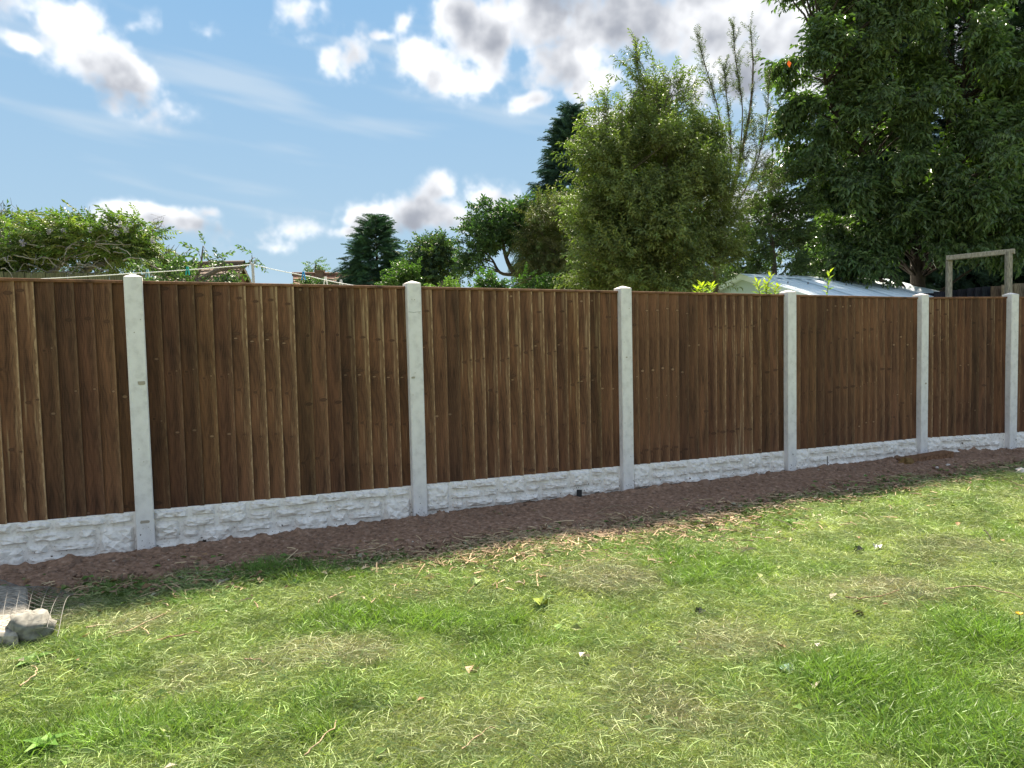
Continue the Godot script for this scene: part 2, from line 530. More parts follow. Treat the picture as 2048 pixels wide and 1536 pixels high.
func build_ground() -> void:
	lump = noise(1.0, 4, 71)
	wide = noise(1.0, 3, 72)
	var mb := MB.new()
	mb.face(Vector3(-400, -0.16, -700), Vector3(400, -0.16, -700), Vector3(400, -0.16, 60), Vector3(-400, -0.16, 60))
	tag(part("ground", mb.mesh(), M.ground, self), "", "", "", "structure")
	# lawn sheet
	mb = MB.new()
	var nx := 110; var nz := 80
	for j in nz + 1:
		for i in nx + 1:
			var x := lerpf(-7.0, 9.0, i / float(nx))
			var z := lerpf(1.0, -9.6, j / float(nz))
			var y := ground_y(x, z) - 0.008 + lump.get_noise_2d(x * 9.0, z * 9.0) * 0.012
			var f := to_fence(Vector3(x, 0, z))
			if f.y < 0.25: y = -0.2
			elif f.y < 0.5: y = lerpf(-0.2, y, (f.y - 0.25) / 0.25)
			mb.p(Vector3(x, y, z))
	for j in nz:
		for i in nx:
			var a := j * (nx + 1) + i
			mb.quad(a, a + 1, a + nx + 2, a + nx + 1)
	tag(part("lawn", mb.mesh(true), M.turf, self), "", "", "", "structure")
	# bare soil along the fence
	mb = MB.new()
	var nu := 620; var nw := 62
	for i in nu + 1:
		var u := lerpf(-2.6, 9.4, i / float(nu))
		var e := soil_edge(u)
		for j in nw + 1:
			var t := j / float(nw)
			var w := lerpf(-0.28, 1.40, t)
			var p := fence_at(u, 0, w)
			var y := 0.012
			var heap := exp(-pow((w - 0.06) / 0.055, 2.0)) * maxf(0.0, 0.016 + 0.055 * lump.get_noise_2d(u * 4.2, 11.0) + 0.02 * lump.get_noise_2d(u * 17.0, 5.0))
			var rough := lump.get_noise_2d(p.x * 7.0, p.z * 7.0) * 0.016 + lump.get_noise_2d(p.x * 27.0, p.z * 27.0) * 0.0085
			var over := smoothstep(e - 0.22, e + 0.1, w + lump.get_noise_2d(u * 6.0, w * 6.0) * 0.12)
			y = lerpf(y + heap + rough, ground_y(p.x, p.z) - 0.05, over)
			if w < -0.08: y -= 0.03
			var dry := clampf(wide.get_noise_2d(p.x * 1.1 + 4.0, p.z * 1.1) * 0.9 + 0.1, 0.0, 0.6)
			mb.col = Color(1, 1, 1).lerp(Color(0.80, 0.79, 0.78), dry)
			var parched := smoothstep(0.75, 0.3, Vector2((u - 8.2) / 1.3, (w - 0.75) / 0.5).length() + lump.get_noise_2d(p.x * 3.0, p.z * 3.0) * 0.35)
			mb.col = mb.col.lerp(Color(1.75, 1.85, 1.95), parched)
			mb.p(Vector3(p.x, y, p.z))
	for i in nu:
		for j in nw:
			var a := i * (nw + 1) + j
			mb.quad(a, a + 1, a + nw + 2, a + nw + 1)
	tag(part("bare_soil", mb.mesh(true), M.soil, self), "", "", "", "structure")
	# crumbs of earth and small stones
	var clod := MB.new()
	rock(clod, Vector3.ZERO, Vector3(0.5, 0.36, 0.5), 5, 7, 0.28, 3)
	var hp := Heap.new()
	for k in 5200:
		var u := rng.randf_range(-2.2, 8.8)
		var w := absf(rng.randfn(0.0, 0.1)) + 0.03 if rng.randf() < 0.3 else rng.randf_range(0.03, soil_edge(u) + 0.15)
		var s := exp(rng.randfn(-4.95, 0.62))
		var p := fence_at(u, 0.008 + lump.get_noise_2d(u, w) * 0.01, w)
		var tone := rng.randf_range(0.7, 1.15)
		var c := Color(0.225, 0.14, 0.097) * tone
		if rng.randf() < 0.02: c = Color(0.42, 0.36, 0.30) * tone; s *= 0.6
		if rng.randf() < 0.06: s *= 0.5
		hp.put(Transform3D(Basis(Vector3(jit(1), jit(1), jit(1)).normalized(), rng.randf() * TAU) * Basis.from_scale(Vector3(s, s, s) * 2.0), p), c)
	tag(multi("soil_crumbs", clod.mesh(), M.plain, hp, self), "crumbs of brown earth and small stones on the bare soil", "soil crumbs")

func rock(mb: MB, at_: Vector3, r: Vector3, rings: int, sides: int, rough: float, s: int, t := Basis()) -> void:
	var n := noise(1.0, 2, s)
	var first := mb.v.size()
	for j in rings + 1:
		var a := PI * j / rings
		for i in sides:
			var b := TAU * i / sides
			var d := Vector3(sin(a) * cos(b), cos(a), sin(a) * sin(b))
			mb.p(at_ + t * (d * r * (1.0 + rough * 2.0 * n.get_noise_3dv(d * 1.7))))
	for j in rings:
		for i in sides:
			var q := first + j * sides
			mb.quad(q + i, q + (i + 1) % sides, q + sides + (i + 1) % sides, q + sides + i)

# ------------------------------------------------------------------ the fence
var posts := []          # [position of the middle of the front face at the ground, top height, direction of the panel that follows]

func post_mesh(h: float) -> ArrayMesh:
	var mb := MB.new()
	var a := 0.056; var b := 0.006; var d := 0.125
	mb.cbox(Vector3(-a, -0.35, -d), Vector3(a, h, 0), b)
	# weathered pyramid top, with the chamfers running up to it
	var ring := [Vector2(-a + b, -d), Vector2(a - b, -d), Vector2(a, -d + b), Vector2(a, -b), Vector2(a - b, 0), Vector2(-a + b, 0), Vector2(-a, -b), Vector2(-a, -d + b)]
	var c := Vector2(0, -d / 2.0)
	for k in 8:
		var p: Vector2 = ring[k]; var q: Vector2 = ring[(k + 1) % 8]
		var p2 := c + (p - c) * 0.12; var q2 := c + (q - c) * 0.12
		mb.face(Vector3(p.x, h + 0.001, p.y), Vector3(q.x, h + 0.001, q.y), Vector3(q2.x, h + 0.021, q2.y), Vector3(p2.x, h + 0.021, p2.y))
		mb.tri(mb.p(Vector3(p2.x, h + 0.021, p2.y)), mb.p(Vector3(q2.x, h + 0.021, q2.y)), mb.p(Vector3(c.x, h + 0.022, c.y)))
	return mb.mesh()

func board_mesh(w: float, h: float, uoff: float, tint: Color, flip: bool) -> ArrayMesh:
	var mb := MB.new()
	mb.col = tint
	var rows := 6
	var bow := jit(0.0025)
	var sway := jit(0.0022)
	var lift := rng.randf_range(0.0, 0.004)
	var ph := rng.randf() * TAU
	for j in rows + 1:
		var y := h * j / rows
		var t := j / float(rows)
		var dx := sway * sin(t * PI + ph)
		var dz := bow * sin(t * PI * 2.0 + ph) + 0.001
		var zr := 0.014 + lift * sin(t * PI * 1.3 + ph)
		var v := y / 2.3 + uoff
		if flip: v = 1.0 - v
		var sec := [[0.0, 0.0045, 0.0], [w * 0.5, 0.0045 + (zr + 0.011 - 0.0045) * 0.5, 0.47], [w - 0.004, zr + 0.0108, 0.93], [w - 0.001, zr + 0.009, 0.965], [w, zr, 1.0], [w, zr - 0.004, 1.0], [0.0, 0.0, 0.0]]
		for q in sec:
			mb.p(Vector3(q[0] + dx, y, q[1] + dz), Vector2(q[2], 1.0 - v))
	for j in rows:
		for i in 6:
			var a := j * 7 + i
			mb.quad(a, a + 1, a + 8, a + 7)
		mb.quad(j * 7 + 6, j * 7, j * 7 + 7, j * 7 + 13)
	for e in [0, rows * 7]:
		mb.quad(e, e + 1, e + 5, e + 6)
		mb.quad(e + 1, e + 2, e + 4, e + 5)
		mb.tri(e + 2, e + 3, e + 4)
	return mb.mesh()

const PANEL_H := 1.54

func panel(a: Vector3, b: Vector3, top_a: float, top_b: float, boards: int, label: String, tone: float) -> void:
	var dir := (b - a); dir.y = 0
	var length := dir.length()
	dir = dir.normalized()
	var slope := (top_b - top_a) / length
	var inset := 0.035
	var t := thing("fence_panel", label, "fence panel", a + dir * inset + Vector3(0, top_a - 0.035 - PANEL_H, 0), atan2(-dir.z, dir.x), "brown wooden fence panels")
	var span := length - 2.0 * inset
	var pitch := span / boards
	var variant := rng.randi_range(0, 8)
	var off := rng.randf()
	var run := 0
	for k in boards:
		if run <= 0:
			variant = (variant + rng.randi_range(1, 7)) % 9
			off = rng.randf_range(0.02, 0.30)
			run = rng.randi_range(1, 5)
		run -= 1
		if "pale streaked" in label and k >= 7 and k <= 13: variant = 7 + k % 2
		var g := clampf(tone * (rng.randf_range(0.85, 1.5) if rng.randf() < 0.35 else rng.randf_range(0.5, 1.05)), 0.4, 1.9)
		var tint := Color(g * rng.randf_range(0.98, 1.08), g, g * rng.randf_range(0.9, 1.04))
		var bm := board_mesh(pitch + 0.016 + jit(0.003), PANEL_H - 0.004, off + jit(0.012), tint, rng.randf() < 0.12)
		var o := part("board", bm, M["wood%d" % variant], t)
		o.position = Vector3(k * pitch + jit(0.002), slope * (k * pitch) - rng.randf_range(0.0, 0.004), -0.08)
		o.rotation.z = jit(0.0025)
	# capping along the top, rails behind
	var mb := MB.new()
	mb.col = Color(1.25, 1.2, 1.15)
	mb.cbox(Vector3(-0.014, 0, -0.024), Vector3(0.007, span, 0.022), 0.003, Transform3D(Basis(Vector3(0, 0, 1), -PI / 2 + atan(slope)), Vector3(0, PANEL_H, -0.072)))
	for k in mb.v.size(): mb.uv[k] = Vector2(mb.v[k].z * 6.0, mb.v[k].x / 1.6)
	part("capping_rail", mb.mesh(), M.wood2, t)
	for y in [0.12, 0.62, 1.1]:
		mb = MB.new()
		mb.box(Vector3(0, y, -0.108), Vector3(span, y + 0.045, -0.0755))
		for k in mb.v.size(): mb.uv[k] = Vector2(mb.v[k].y * 6.0, mb.v[k].x / 1.6)
		part("back_rail", mb.mesh(), M.wood4, t)

var stones_a := []
var stones_b := []

func stone_mesh(w: float, h: float, s: int) -> ArrayMesh:
	var mb := MB.new()
	var g := RandomNumberGenerator.new()
	g.seed = s
	var nx := clampi(int(w / 0.026), 4, 10)
	var ny := clampi(int(h / 0.017), 4, 9)
	var n := noise(24.0, 3, s, FastNoiseLite.TYPE_SIMPLEX)
	var cut := noise(9.0, 1, s + 50, FastNoiseLite.TYPE_CELLULAR)
	cut.cellular_return_type = FastNoiseLite.RETURN_CELL_VALUE
	var ridge := g.randf_range(0.3, 0.7)
	for j in ny + 1:
		for i in nx + 1:
			var x := i / float(nx); var y := j / float(ny)
			var ex := minf(x, 1 - x) * w; var ey := minf(y, 1 - y) * h
			var ed := minf(ex, ey)
			var rise := clampf(ed / 0.009, 0.0, 1.0)
			var px := x * w; var py := y * h
			if i > 0 and i < nx: px += g.randf_range(-0.25, 0.25) * w / nx
			if j > 0 and j < ny: py += g.randf_range(-0.25, 0.25) * h / ny
			if i == 0 or i == nx: px += g.randf_range(-0.0025, 0.0025)
			if j == 0 or j == ny: py += g.randf_range(-0.0025, 0.0025)
			var crest := 1.0 - absf(y - ridge - 0.16 * sin(x * 5.0 + s)) * 1.3
			var z := 0.002 + rise * (0.021 + 0.010 * crest + 0.014 * n.get_noise_2d(px, py) + 0.009 * cut.get_noise_2d(px, py))
			mb.p(Vector3(px, py, maxf(z, 0.0015) if ed > 0.0 else -0.004))
	for j in ny:
		for i in nx:
			var a := j * (nx + 1) + i
			if (i + j + s) % 2 == 0: mb.quad(a, a + 1, a + nx + 2, a + nx + 1)
			else:
				mb.tri(a, a + 1, a + nx + 1); mb.tri(a + 1, a + nx + 2, a + nx + 1)
	return mb.mesh()

func make_stones() -> void:
	# left, right (share of the length), first and last course from the top
	var lay := [[0.0, 0.125, 0, 3], [0.125, 0.215, 0, 1], [0.215, 0.35, 0, 1], [0.35, 0.49, 0, 2], [0.49, 0.62, 0, 1], [0.62, 0.715, 0, 1], [0.715, 0.835, 0, 2], [0.835, 0.905, 0, 1], [0.905, 1.0, 0, 1],
		[0.125, 0.275, 1, 2], [0.275, 0.35, 1, 2], [0.49, 0.565, 1, 2], [0.565, 0.715, 1, 2], [0.835, 0.90, 1, 2], [0.90, 1.0, 1, 3],
		[0.125, 0.19, 2, 3], [0.19, 0.33, 2, 3], [0.33, 0.43, 2, 3], [0.43, 0.565, 2, 3], [0.565, 0.66, 2, 3], [0.66, 0.775, 2, 4], [0.775, 0.90, 2, 3],
		[0.0, 0.09, 3, 4], [0.09, 0.26, 3, 4], [0.26, 0.38, 3, 4], [0.38, 0.53, 3, 4], [0.53, 0.66, 3, 4], [0.775, 0.87, 3, 4], [0.87, 1.0, 3, 4]]
	for k in lay.size():
		var q: Array = lay[k]
		var l: float = q[0]; var r: float = q[1]
		var w := (r - l) * 1.83 - 0.018
		var h: float = (q[3] - q[2]) * 0.075 - 0.018
		var m := stone_mesh(w, h, 300 + k)
		stones_a.append([l * 1.83 + 0.009, -q[3] * 0.075 + 0.009, m, w])
		stones_b.append([(1.0 - r) * 1.83 + 0.009, -(4 - q[2]) * 0.075 + 0.009, stone_mesh(w, h, 400 + k), w])

func gravel_board(a: Vector3, b: Vector3, top_a: float, top_b: float, stones: Array, label: String) -> void:
	var dir := (b - a); dir.y = 0
	var length := dir.length()
	dir = dir.normalized()
	var slope := (top_b - top_a) / length
	var t := thing("gravel_board", label, "gravel board", a + dir * 0.04 + Vector3(0, top_a - 0.035 - PANEL_H, 0), atan2(-dir.z, dir.x), "white stone-faced gravel boards")
	var span := length - 0.08
	var mb := MB.new()
	mb.cbox(Vector3(0, 0, -0.05), Vector3(0.30, span, 0.0), 0.004, Transform3D(Basis(Vector3(0, 0, 1), -PI / 2 + atan(slope)), Vector3(0, 0, -0.056)) * Transform3D(Basis(Vector3(1, 0, 0), 0.0), Vector3.ZERO))
	part("slab", mb.mesh(), M.gravel_face, t)
	for q in stones:
		var x: float = q[0]
		if x + q[3] > span - 0.004: continue
		var o := part("stone", q[2], M.gravel_face, t)
		o.position = Vector3(x, slope * x + q[1], -0.056)
		o.rotation.z = atan(slope)

func build_fence() -> void:
	make_stones()
	var top := [1.864, 1.844, 1.825, 1.805, 1.785, 1.766, 1.765, 1.75]
	var where := []
	for i in 6:
		where.append(fence_at(1.93 * (i - 1), 0, 0))
	var p5 := Vector3(5.70, 0, -8.49)
	where.append(p5)
	var bend: Vector3 = (p5 - where[5]).normalized()
	where.append(p5 + bend.lerp(fence_dir, 0.4).normalized() * 1.93)
	var post_labels := ["pale concrete post between two brown panels beyond the wire mesh", "pale concrete post crossed by the washing line, with two brown smears", "pale concrete post with a hairline crack near its top", "pale concrete post standing beside the small black peg", "pale concrete post beside the yellow-green shoots and shed gable", "pale concrete post standing behind the half-buried brick block", "pale concrete post in front of the old wooden frame", "pale concrete post beyond the wooden frame at the fence bend"]
	var panel_labels := ["brown featheredge fence panel behind the wire mesh and rubble", "brown fence panel under the washing line and tiled roofs", "brown fence panel with pale streaked boards below the branching tree", "brown fence panel under the olive-green tree", "brown fence panel below the pale blue shed roof", "narrow brown fence panel below the dark boarding and wooden frame", "brown fence panel after the bend beyond the wooden frame"]
	var grav_labels := ["white stone-faced gravel board behind the wire mesh and rubble", "white stone-faced gravel board under the washing-line panel", "white stone-faced gravel board with the black peg before it", "white stone-faced gravel board under the panel below the olive tree", "white stone-faced gravel board beside the thin dark stake", "short white gravel board behind the half-buried block", "white gravel board after the bend of the fence"]
	var tones := [1.08, 1.02, 1.12, 1.0, 0.98, 0.82, 0.85]
	for i in range(1, 8):
		var p: Vector3 = where[i]
		var turn := PHI
		if i >= 6: turn = (PHI + atan2(-bend.z, bend.x)) / 2.0
		var o := thing("concrete_post", post_labels[i], "fence post", p, turn, "concrete fence posts")
		part("shaft", post_mesh(top[i]), M.concrete, o)
		if i == 1:
			for q in [[0.02, 1.14, 0.05, 0.026], [0.0, 0.205, 0.062, 0.022]]:
				smear(o, q[0], q[1], q[2], q[3])
		if i == 2:
			smear(o, -0.03, 1.1, 0.03, 0.016)
			var mb := MB.new()
			mb.col = Color(0.12, 0.12, 0.12)
			mb.tube(PackedVector3Array([Vector3(-0.05, 1.605, 0.0005), Vector3(-0.01, 1.601, 0.0005), Vector3(0.015, 1.604, 0.0005), Vector3(0.05, 1.606, 0.0005)]), 0.0014, 0.001, 4)
			part("crack", mb.mesh(), M.plain, o)
		for k in 5: smear(o, jit(0.04), rng.randf_range(0.15, 1.7), rng.randf_range(0.004, 0.009), rng.randf_range(0.004, 0.009))
		if i == 3: smear(o, -0.01, 1.2, 0.02, 0.012)
		if i == 5: smear(o, 0.01, 0.8, 0.03, 0.02)
	build_splashes(where)
	for i in 7:
		var a: Vector3 = where[i]; var b: Vector3 = where[i + 1]
		var l := a.distance_to(b)
		panel(a, b, top[i], top[i + 1], int(round(l * 8.9)), panel_labels[i], tones[i])
		gravel_board(a, b, top[i], top[i + 1], stones_b if i in [0, 1] else stones_a, grav_labels[i])

func build_splashes(where: Array) -> void:
	var mb := MB.new()
	var c := mb.p(Vector3.ZERO)
	for k in 7:
		var g := TAU * k / 7.0
		mb.p(Vector3(cos(g) * rng.randf_range(0.6, 1.1), sin(g) * rng.randf_range(0.6, 1.1), 0))
	for k in 7: mb.tri(c, 1 + k, 1 + (k + 1) % 7)
	var hp := Heap.new()
	for i in 7:
		var a: Vector3 = where[i]; var b: Vector3 = where[i + 1]
		var dir := (b - a).normalized()
		var out := Vector3(-dir.z, 0, dir.x)
		var basis_ := Basis(dir, Vector3.UP, out)
		for k in 150:
			var t := rng.randf()
			var post := k < 26
			var p := a.lerp(b, t) + out * -0.028 if not post else a + dir * jit(0.05) + out * 0.0025
			p.y = absf(rng.randfn(0.0, 0.05)) + 0.01
			if rng.randf() < 0.12: p.y += rng.randf() * 0.12
			var s := exp(rng.randfn(-5.9, 0.55))
			hp.put(Transform3D(basis_ * Basis(Vector3(0, 0, 1), rng.randf() * TAU) * Basis.from_scale(Vector3(s, s * 0.7, s)), p), Color(0.12, 0.085, 0.06) * rng.randf_range(0.4, 1.2))
	tag(multi("mud_splashes", mb.mesh(), M.speck, hp, self), "specks of splashed earth low on posts and gravel boards", "mud specks")

func smear(o: Node3D, x: float, y: float, w: float, h: float) -> void:
	var mb := MB.new()
	mb.col = Color(0.36, 0.31, 0.25)
	var c := mb.p(Vector3(x, y, 0.002))
	var prev := -1
	var first := -1
	for k in 15:
		var g := TAU * k / 14
		var sq := pow(absf(cos(g)), 0.45) * signf(cos(g))
		var sr := pow(absf(sin(g)), 0.45) * signf(sin(g))
		var i := mb.p(Vector3(x + sq * w * rng.randf_range(0.42, 0.52), y + sr * h * rng.randf_range(0.4, 0.55), 0.002))
		if prev >= 0: mb.tri(c, prev, i)
		else: first = i
		prev = i
	tag(part("smear", mb.mesh(), M.plain, o), "brown smear on pale concrete")

# ------------------------------------------------------------------ leaves and trees
func leaf(mb: MB, b: Vector3, dir: Vector3, side: Vector3, l: float, w: float, fold := 0.15, droop := 0.2) -> void:
	var d := dir.normalized()
	var s := (side - d * side.dot(d)).normalized()
	var up := s.cross(d)
	if up.y < 0: up = -up
	var m := b + d * l * 0.48
	var i := mb.p(b)
	var c := mb.p(m - up * fold * w * 0.5)
	var p := mb.p(m + s * w * 0.5 + up * fold * w * 0.5)
	var q := mb.p(m - s * w * 0.5 + up * fold * w * 0.5)
	var t := mb.p(b + d * l - up * droop * l)
	mb.tri(i, p, c); mb.tri(i, c, q); mb.tri(p, t, c); mb.tri(c, t, q)

func sprig(kind: String) -> ArrayMesh:
	var mb := MB.new()
	var g := RandomNumberGenerator.new()
	g.seed = kind.hash()
	var stem := Color(0.5, 0.42, 0.4)
	match kind:
		"cherry":
			var pts := PackedVector3Array()
			for k in 5: pts.append(Vector3(k * 0.085, -0.004 * k * k, 0.012 * sin(k * 1.9)))
			mb.col = stem; mb.tube(pts, 0.004, 0.0015, 3)
			for k in 11:
				var x := 0.02 + k * 0.032
				var sd := 1.0 if k % 2 else -1.0
				mb.col = Color(1, 1, 1) * g.randf_range(0.72, 1.2); mb.col.a = 1
				leaf(mb, Vector3(x, -0.004 * pow(x / 0.085, 2.0), 0), Vector3(0.28 + g.randf_range(-0.25, 0.35), -0.62 + g.randf_range(-0.3, 0.35), sd * g.randf_range(0.3, 0.85)), Vector3(0.9, 0.1, g.randf_range(-0.5, 0.5)), g.randf_range(0.085, 0.135), g.randf_range(0.040, 0.058), 0.35, 0.22)
		"narrow":
			mb.col = stem; mb.tube(PackedVector3Array([Vector3.ZERO, Vector3(0.15, 0.01, 0), Vector3(0.32, -0.01, 0.01)]), 0.003, 0.001, 3)
			for k in 18:
				var x := 0.015 + k * 0.017
				var a := k * 2.4
				mb.col = Color(1, 1, 1) * g.randf_range(0.75, 1.2); mb.col.a = 1
				leaf(mb, Vector3(x, 0, 0), Vector3(0.55, 0.55 * cos(a) - 0.1, 0.75 * sin(a)), Vector3(g.randf_range(-1, 1), 0.3, g.randf_range(-1, 1)), g.randf_range(0.045, 0.07), g.randf_range(0.014, 0.021), 0.3, 0.4)
		"oval":
			mb.col = stem; mb.tube(PackedVector3Array([Vector3.ZERO, Vector3(0.12, 0.012, 0), Vector3(0.24, 0.0, 0.01)]), 0.004, 0.0015, 3)
			for k in 12:
				var x := 0.02 + k * 0.019
				var a := k * 2.4
				mb.col = Color(1, 1, 1) * g.randf_range(0.72, 1.22); mb.col.a = 1
				leaf(mb, Vector3(x, 0, 0), Vector3(0.55, 0.5 * cos(a), 0.8 * sin(a)), Vector3(g.randf_range(-1, 1), 0.3, g.randf_range(-1, 1)), g.randf_range(0.055, 0.085), g.randf_range(0.03, 0.042), 0.25, 0.25)
		"pinnate":
			mb.col = Color(0.8, 0.8, 0.5); mb.tube(PackedVector3Array([Vector3.ZERO, Vector3(0.12, 0.01, 0), Vector3(0.26, -0.05, 0.01)]), 0.0025, 0.001, 3)
			for k in 13:
				var x := 0.03 + (k / 2) * 0.036
				var sd := 1.0 if k % 2 else -1.0
				mb.col = Color(1, 1, 1) * g.randf_range(0.8, 1.2); mb.col.a = 1
				leaf(mb, Vector3(x, -0.05 * pow(x / 0.26, 2.0), 0), Vector3(0.55, -0.25 + g.randf_range(-0.2, 0.3), sd * 0.9) if k < 12 else Vector3(1, -0.3, 0), Vector3(1, 0.2, 0), g.randf_range(0.055, 0.08), g.randf_range(0.021, 0.03), 0.3, 0.25)
		"frond":
			var pts := PackedVector3Array()
			for k in 6: pts.append(Vector3(k * 0.1, 0.02 * k - 0.011 * k * k, 0))
			mb.col = Color(0.9, 0.8, 0.6); mb.tube(pts, 0.006, 0.002, 3)
			for k in 30:
				var t := (k / 2) / 15.0
				var x := 0.05 + t * 0.45
				var f := x / 0.1
				var b := Vector3(x, 0.02 * f - 0.011 * f * f, 0)
				var sd := 1.0 if k % 2 else -1.0
				var l := lerpf(0.19, 0.06, t) * g.randf_range(0.8, 1.15)
				var dir := Vector3(0.75, -0.25 + g.randf_range(-0.2, 0.2), sd * 0.75).normalized()
				mb.col = Color(1, 1, 1) * g.randf_range(0.7, 1.25); mb.col.a = 1
				leaf(mb, b, dir, Vector3(1, 0.2, -sd), l, 0.022, 0.3, 0.25)
				for s in 3:
					var bb := b + dir * l * (0.3 + 0.2 * s)
					leaf(mb, bb, dir * 0.8 + Vector3(0.5, -0.1, -0.5 * sd if s % 2 else 0.7 * sd), Vector3(1, 0.1, sd), l * 0.45, 0.017, 0.3, 0.3)
	return mb.mesh()

var sprigs := {}
func get_sprig(kind: String) -> ArrayMesh:
	if not sprigs.has(kind): sprigs[kind] = sprig(kind)
	return sprigs[kind]

func bez(a: Vector3, b: Vector3, c: Vector3, t: float) -> Vector3:
	return a.lerp(b, t).lerp(b.lerp(c, t), t)

# trunks: [points, thick, thin]; lobes: [middle, radii]
func tree(called: String, label: String, category: String, trunks: Array, lobes: Array, o: Dictionary, group := "") -> Node3D:
	var base: Vector3 = trunks[0][0][0]
	var root := thing(called, label, category, base, 0.0, group)
	var wood := MB.new()
	wood.col = o.get("bark", Color(0.16, 0.13, 0.10))
	var tp := []
	for q in trunks:
		var fine := PackedVector3Array()
		var pts: Array = q[0]
		for k in pts.size() - 1:
			for s in 4:
				var t := s / 4.0
				var p0: Vector3 = pts[maxi(k - 1, 0)]; var p1: Vector3 = pts[k]; var p2: Vector3 = pts[k + 1]; var p3: Vector3 = pts[mini(k + 2, pts.size() - 1)]
				fine.append(p1.cubic_interpolate(p2, p0, p3, t) - base)
		fine.append(pts[-1] - base)
		wood.tube(fine, q[1], q[2], 9, 0.08)
		for p in fine: tp.append(p)
	var heap := Heap.new()
	var cols: Array = o.cols
	var total := 0.0
	var weights := []
	for l in lobes:
		var r: Vector3 = l[1]
		var wgt := pow(r.x * r.y * r.z, 0.75)
		weights.append(wgt); total += wgt
	var droop: float = o.get("droop", 0.2)
	var spread: float = o.get("spread", 0.25)
	var size: Array = o.get("size", [0.8, 1.2])
	var low: float = o.get("from", 0.35)
	if o.has("along"):                 # leaves set straight on the upper stems
		for q in trunks:
			var pts: Array = q[0]
			for k in int(o.along):
				var g := lerpf(0.35, 1.0, rng.randf()) * (pts.size() - 1)
				var i := mini(int(g), pts.size() - 2)
				var dirn: Vector3 = (pts[i + 1] - pts[i]).normalized()
				heap.put(Transform3D(frame_y(dirn * 1.3 + jitv(0.7), jit(3.0), rng.randf_range(0.45, 0.75)), (pts[i] as Vector3).lerp(pts[i + 1], g - i) - base + jitv(0.02)), (cols[0] as Color) * rng.randf_range(0.7, 1.25))
	for li in lobes.size():
		var lm: Vector3 = lobes[li][0] - base
		var lr: Vector3 = lobes[li][1]
		var nb := maxi(4, int(o.branches * weights[li] / total))
		for k in nb:
			var d := Vector3(rng.randfn(), rng.randfn(), rng.randfn()).normalized()
			var target := lm + d * lr * pow(rng.randf_range(0.15, 1.0), 0.4)
			var best := 1e9
			var start: Vector3 = tp[0]
			for p in tp:
				var c: float = p.distance_to(target) + 1.5 * maxf(0.0, p.y - target.y + 0.35 * Vector2(p.x - target.x, p.z - target.z).length()) + rng.randf() * 0.35
				if c < best:
					best = c; start = p
			var len := start.distance_to(target)
			var ctrl := start.lerp(target, 0.5) + Vector3(0, len * o.get("bow", 0.14), 0) + jitv(len * 0.09)
			var pts := PackedVector3Array()
			for s in 7: pts.append(bez(start, ctrl, target, s / 6.0) + jitv(len * 0.012))
			var thick: float = o.get("limb", 0.012) * (0.5 + len * 0.5)
			wood.tube(pts, thick, o.get("twig", 0.004), 5)
			for s in int(o.sprigs * clampf(lr.x / 0.3, 0.3, 1.0)):
				var t := lerpf(low, 1.0, sqrt(rng.randf()))
				var p := bez(start, ctrl, target, t)
				var tang := (bez(start, ctrl, target, minf(t + 0.08, 1.08)) - p).normalized()
				var dir: Vector3 = tang + jitv(0.85) + Vector3(0, -droop, 0) + o.get("lean", Vector3.ZERO)
				var sc := rng.randf_range(size[0], size[1])
				var tone := rng.randf_range(0.72, 1.28)
				var ca: Color = cols[rng.randi() % cols.size()]
				heap.put(Transform3D(frame_y(dir, jit(0.7), sc), p + jitv(spread) * Vector3(1, 0.7, 1)), ca * tone)
	for k in int(o.get("fill", 0)):
		var li := rng.randi() % lobes.size()
		var d := Vector3(rng.randfn(), rng.randfn(), rng.randfn()).normalized() * pow(rng.randf(), 0.45) * 0.97
		var ca: Color = cols[rng.randi() % cols.size()]
		heap.put(Transform3D(frame_y(d + jitv(0.8) + Vector3(0, -droop, 0), jit(0.8), rng.randf_range(size[0], size[1])), lobes[li][0] - base + d * lobes[li][1]), ca * rng.randf_range(0.7, 1.2))
	part("trunk", wood.mesh(true), M.bark, root)
	multi("crown", get_sprig(o.sprig), o.get("mat", M.leaf), heap, root)
	return root

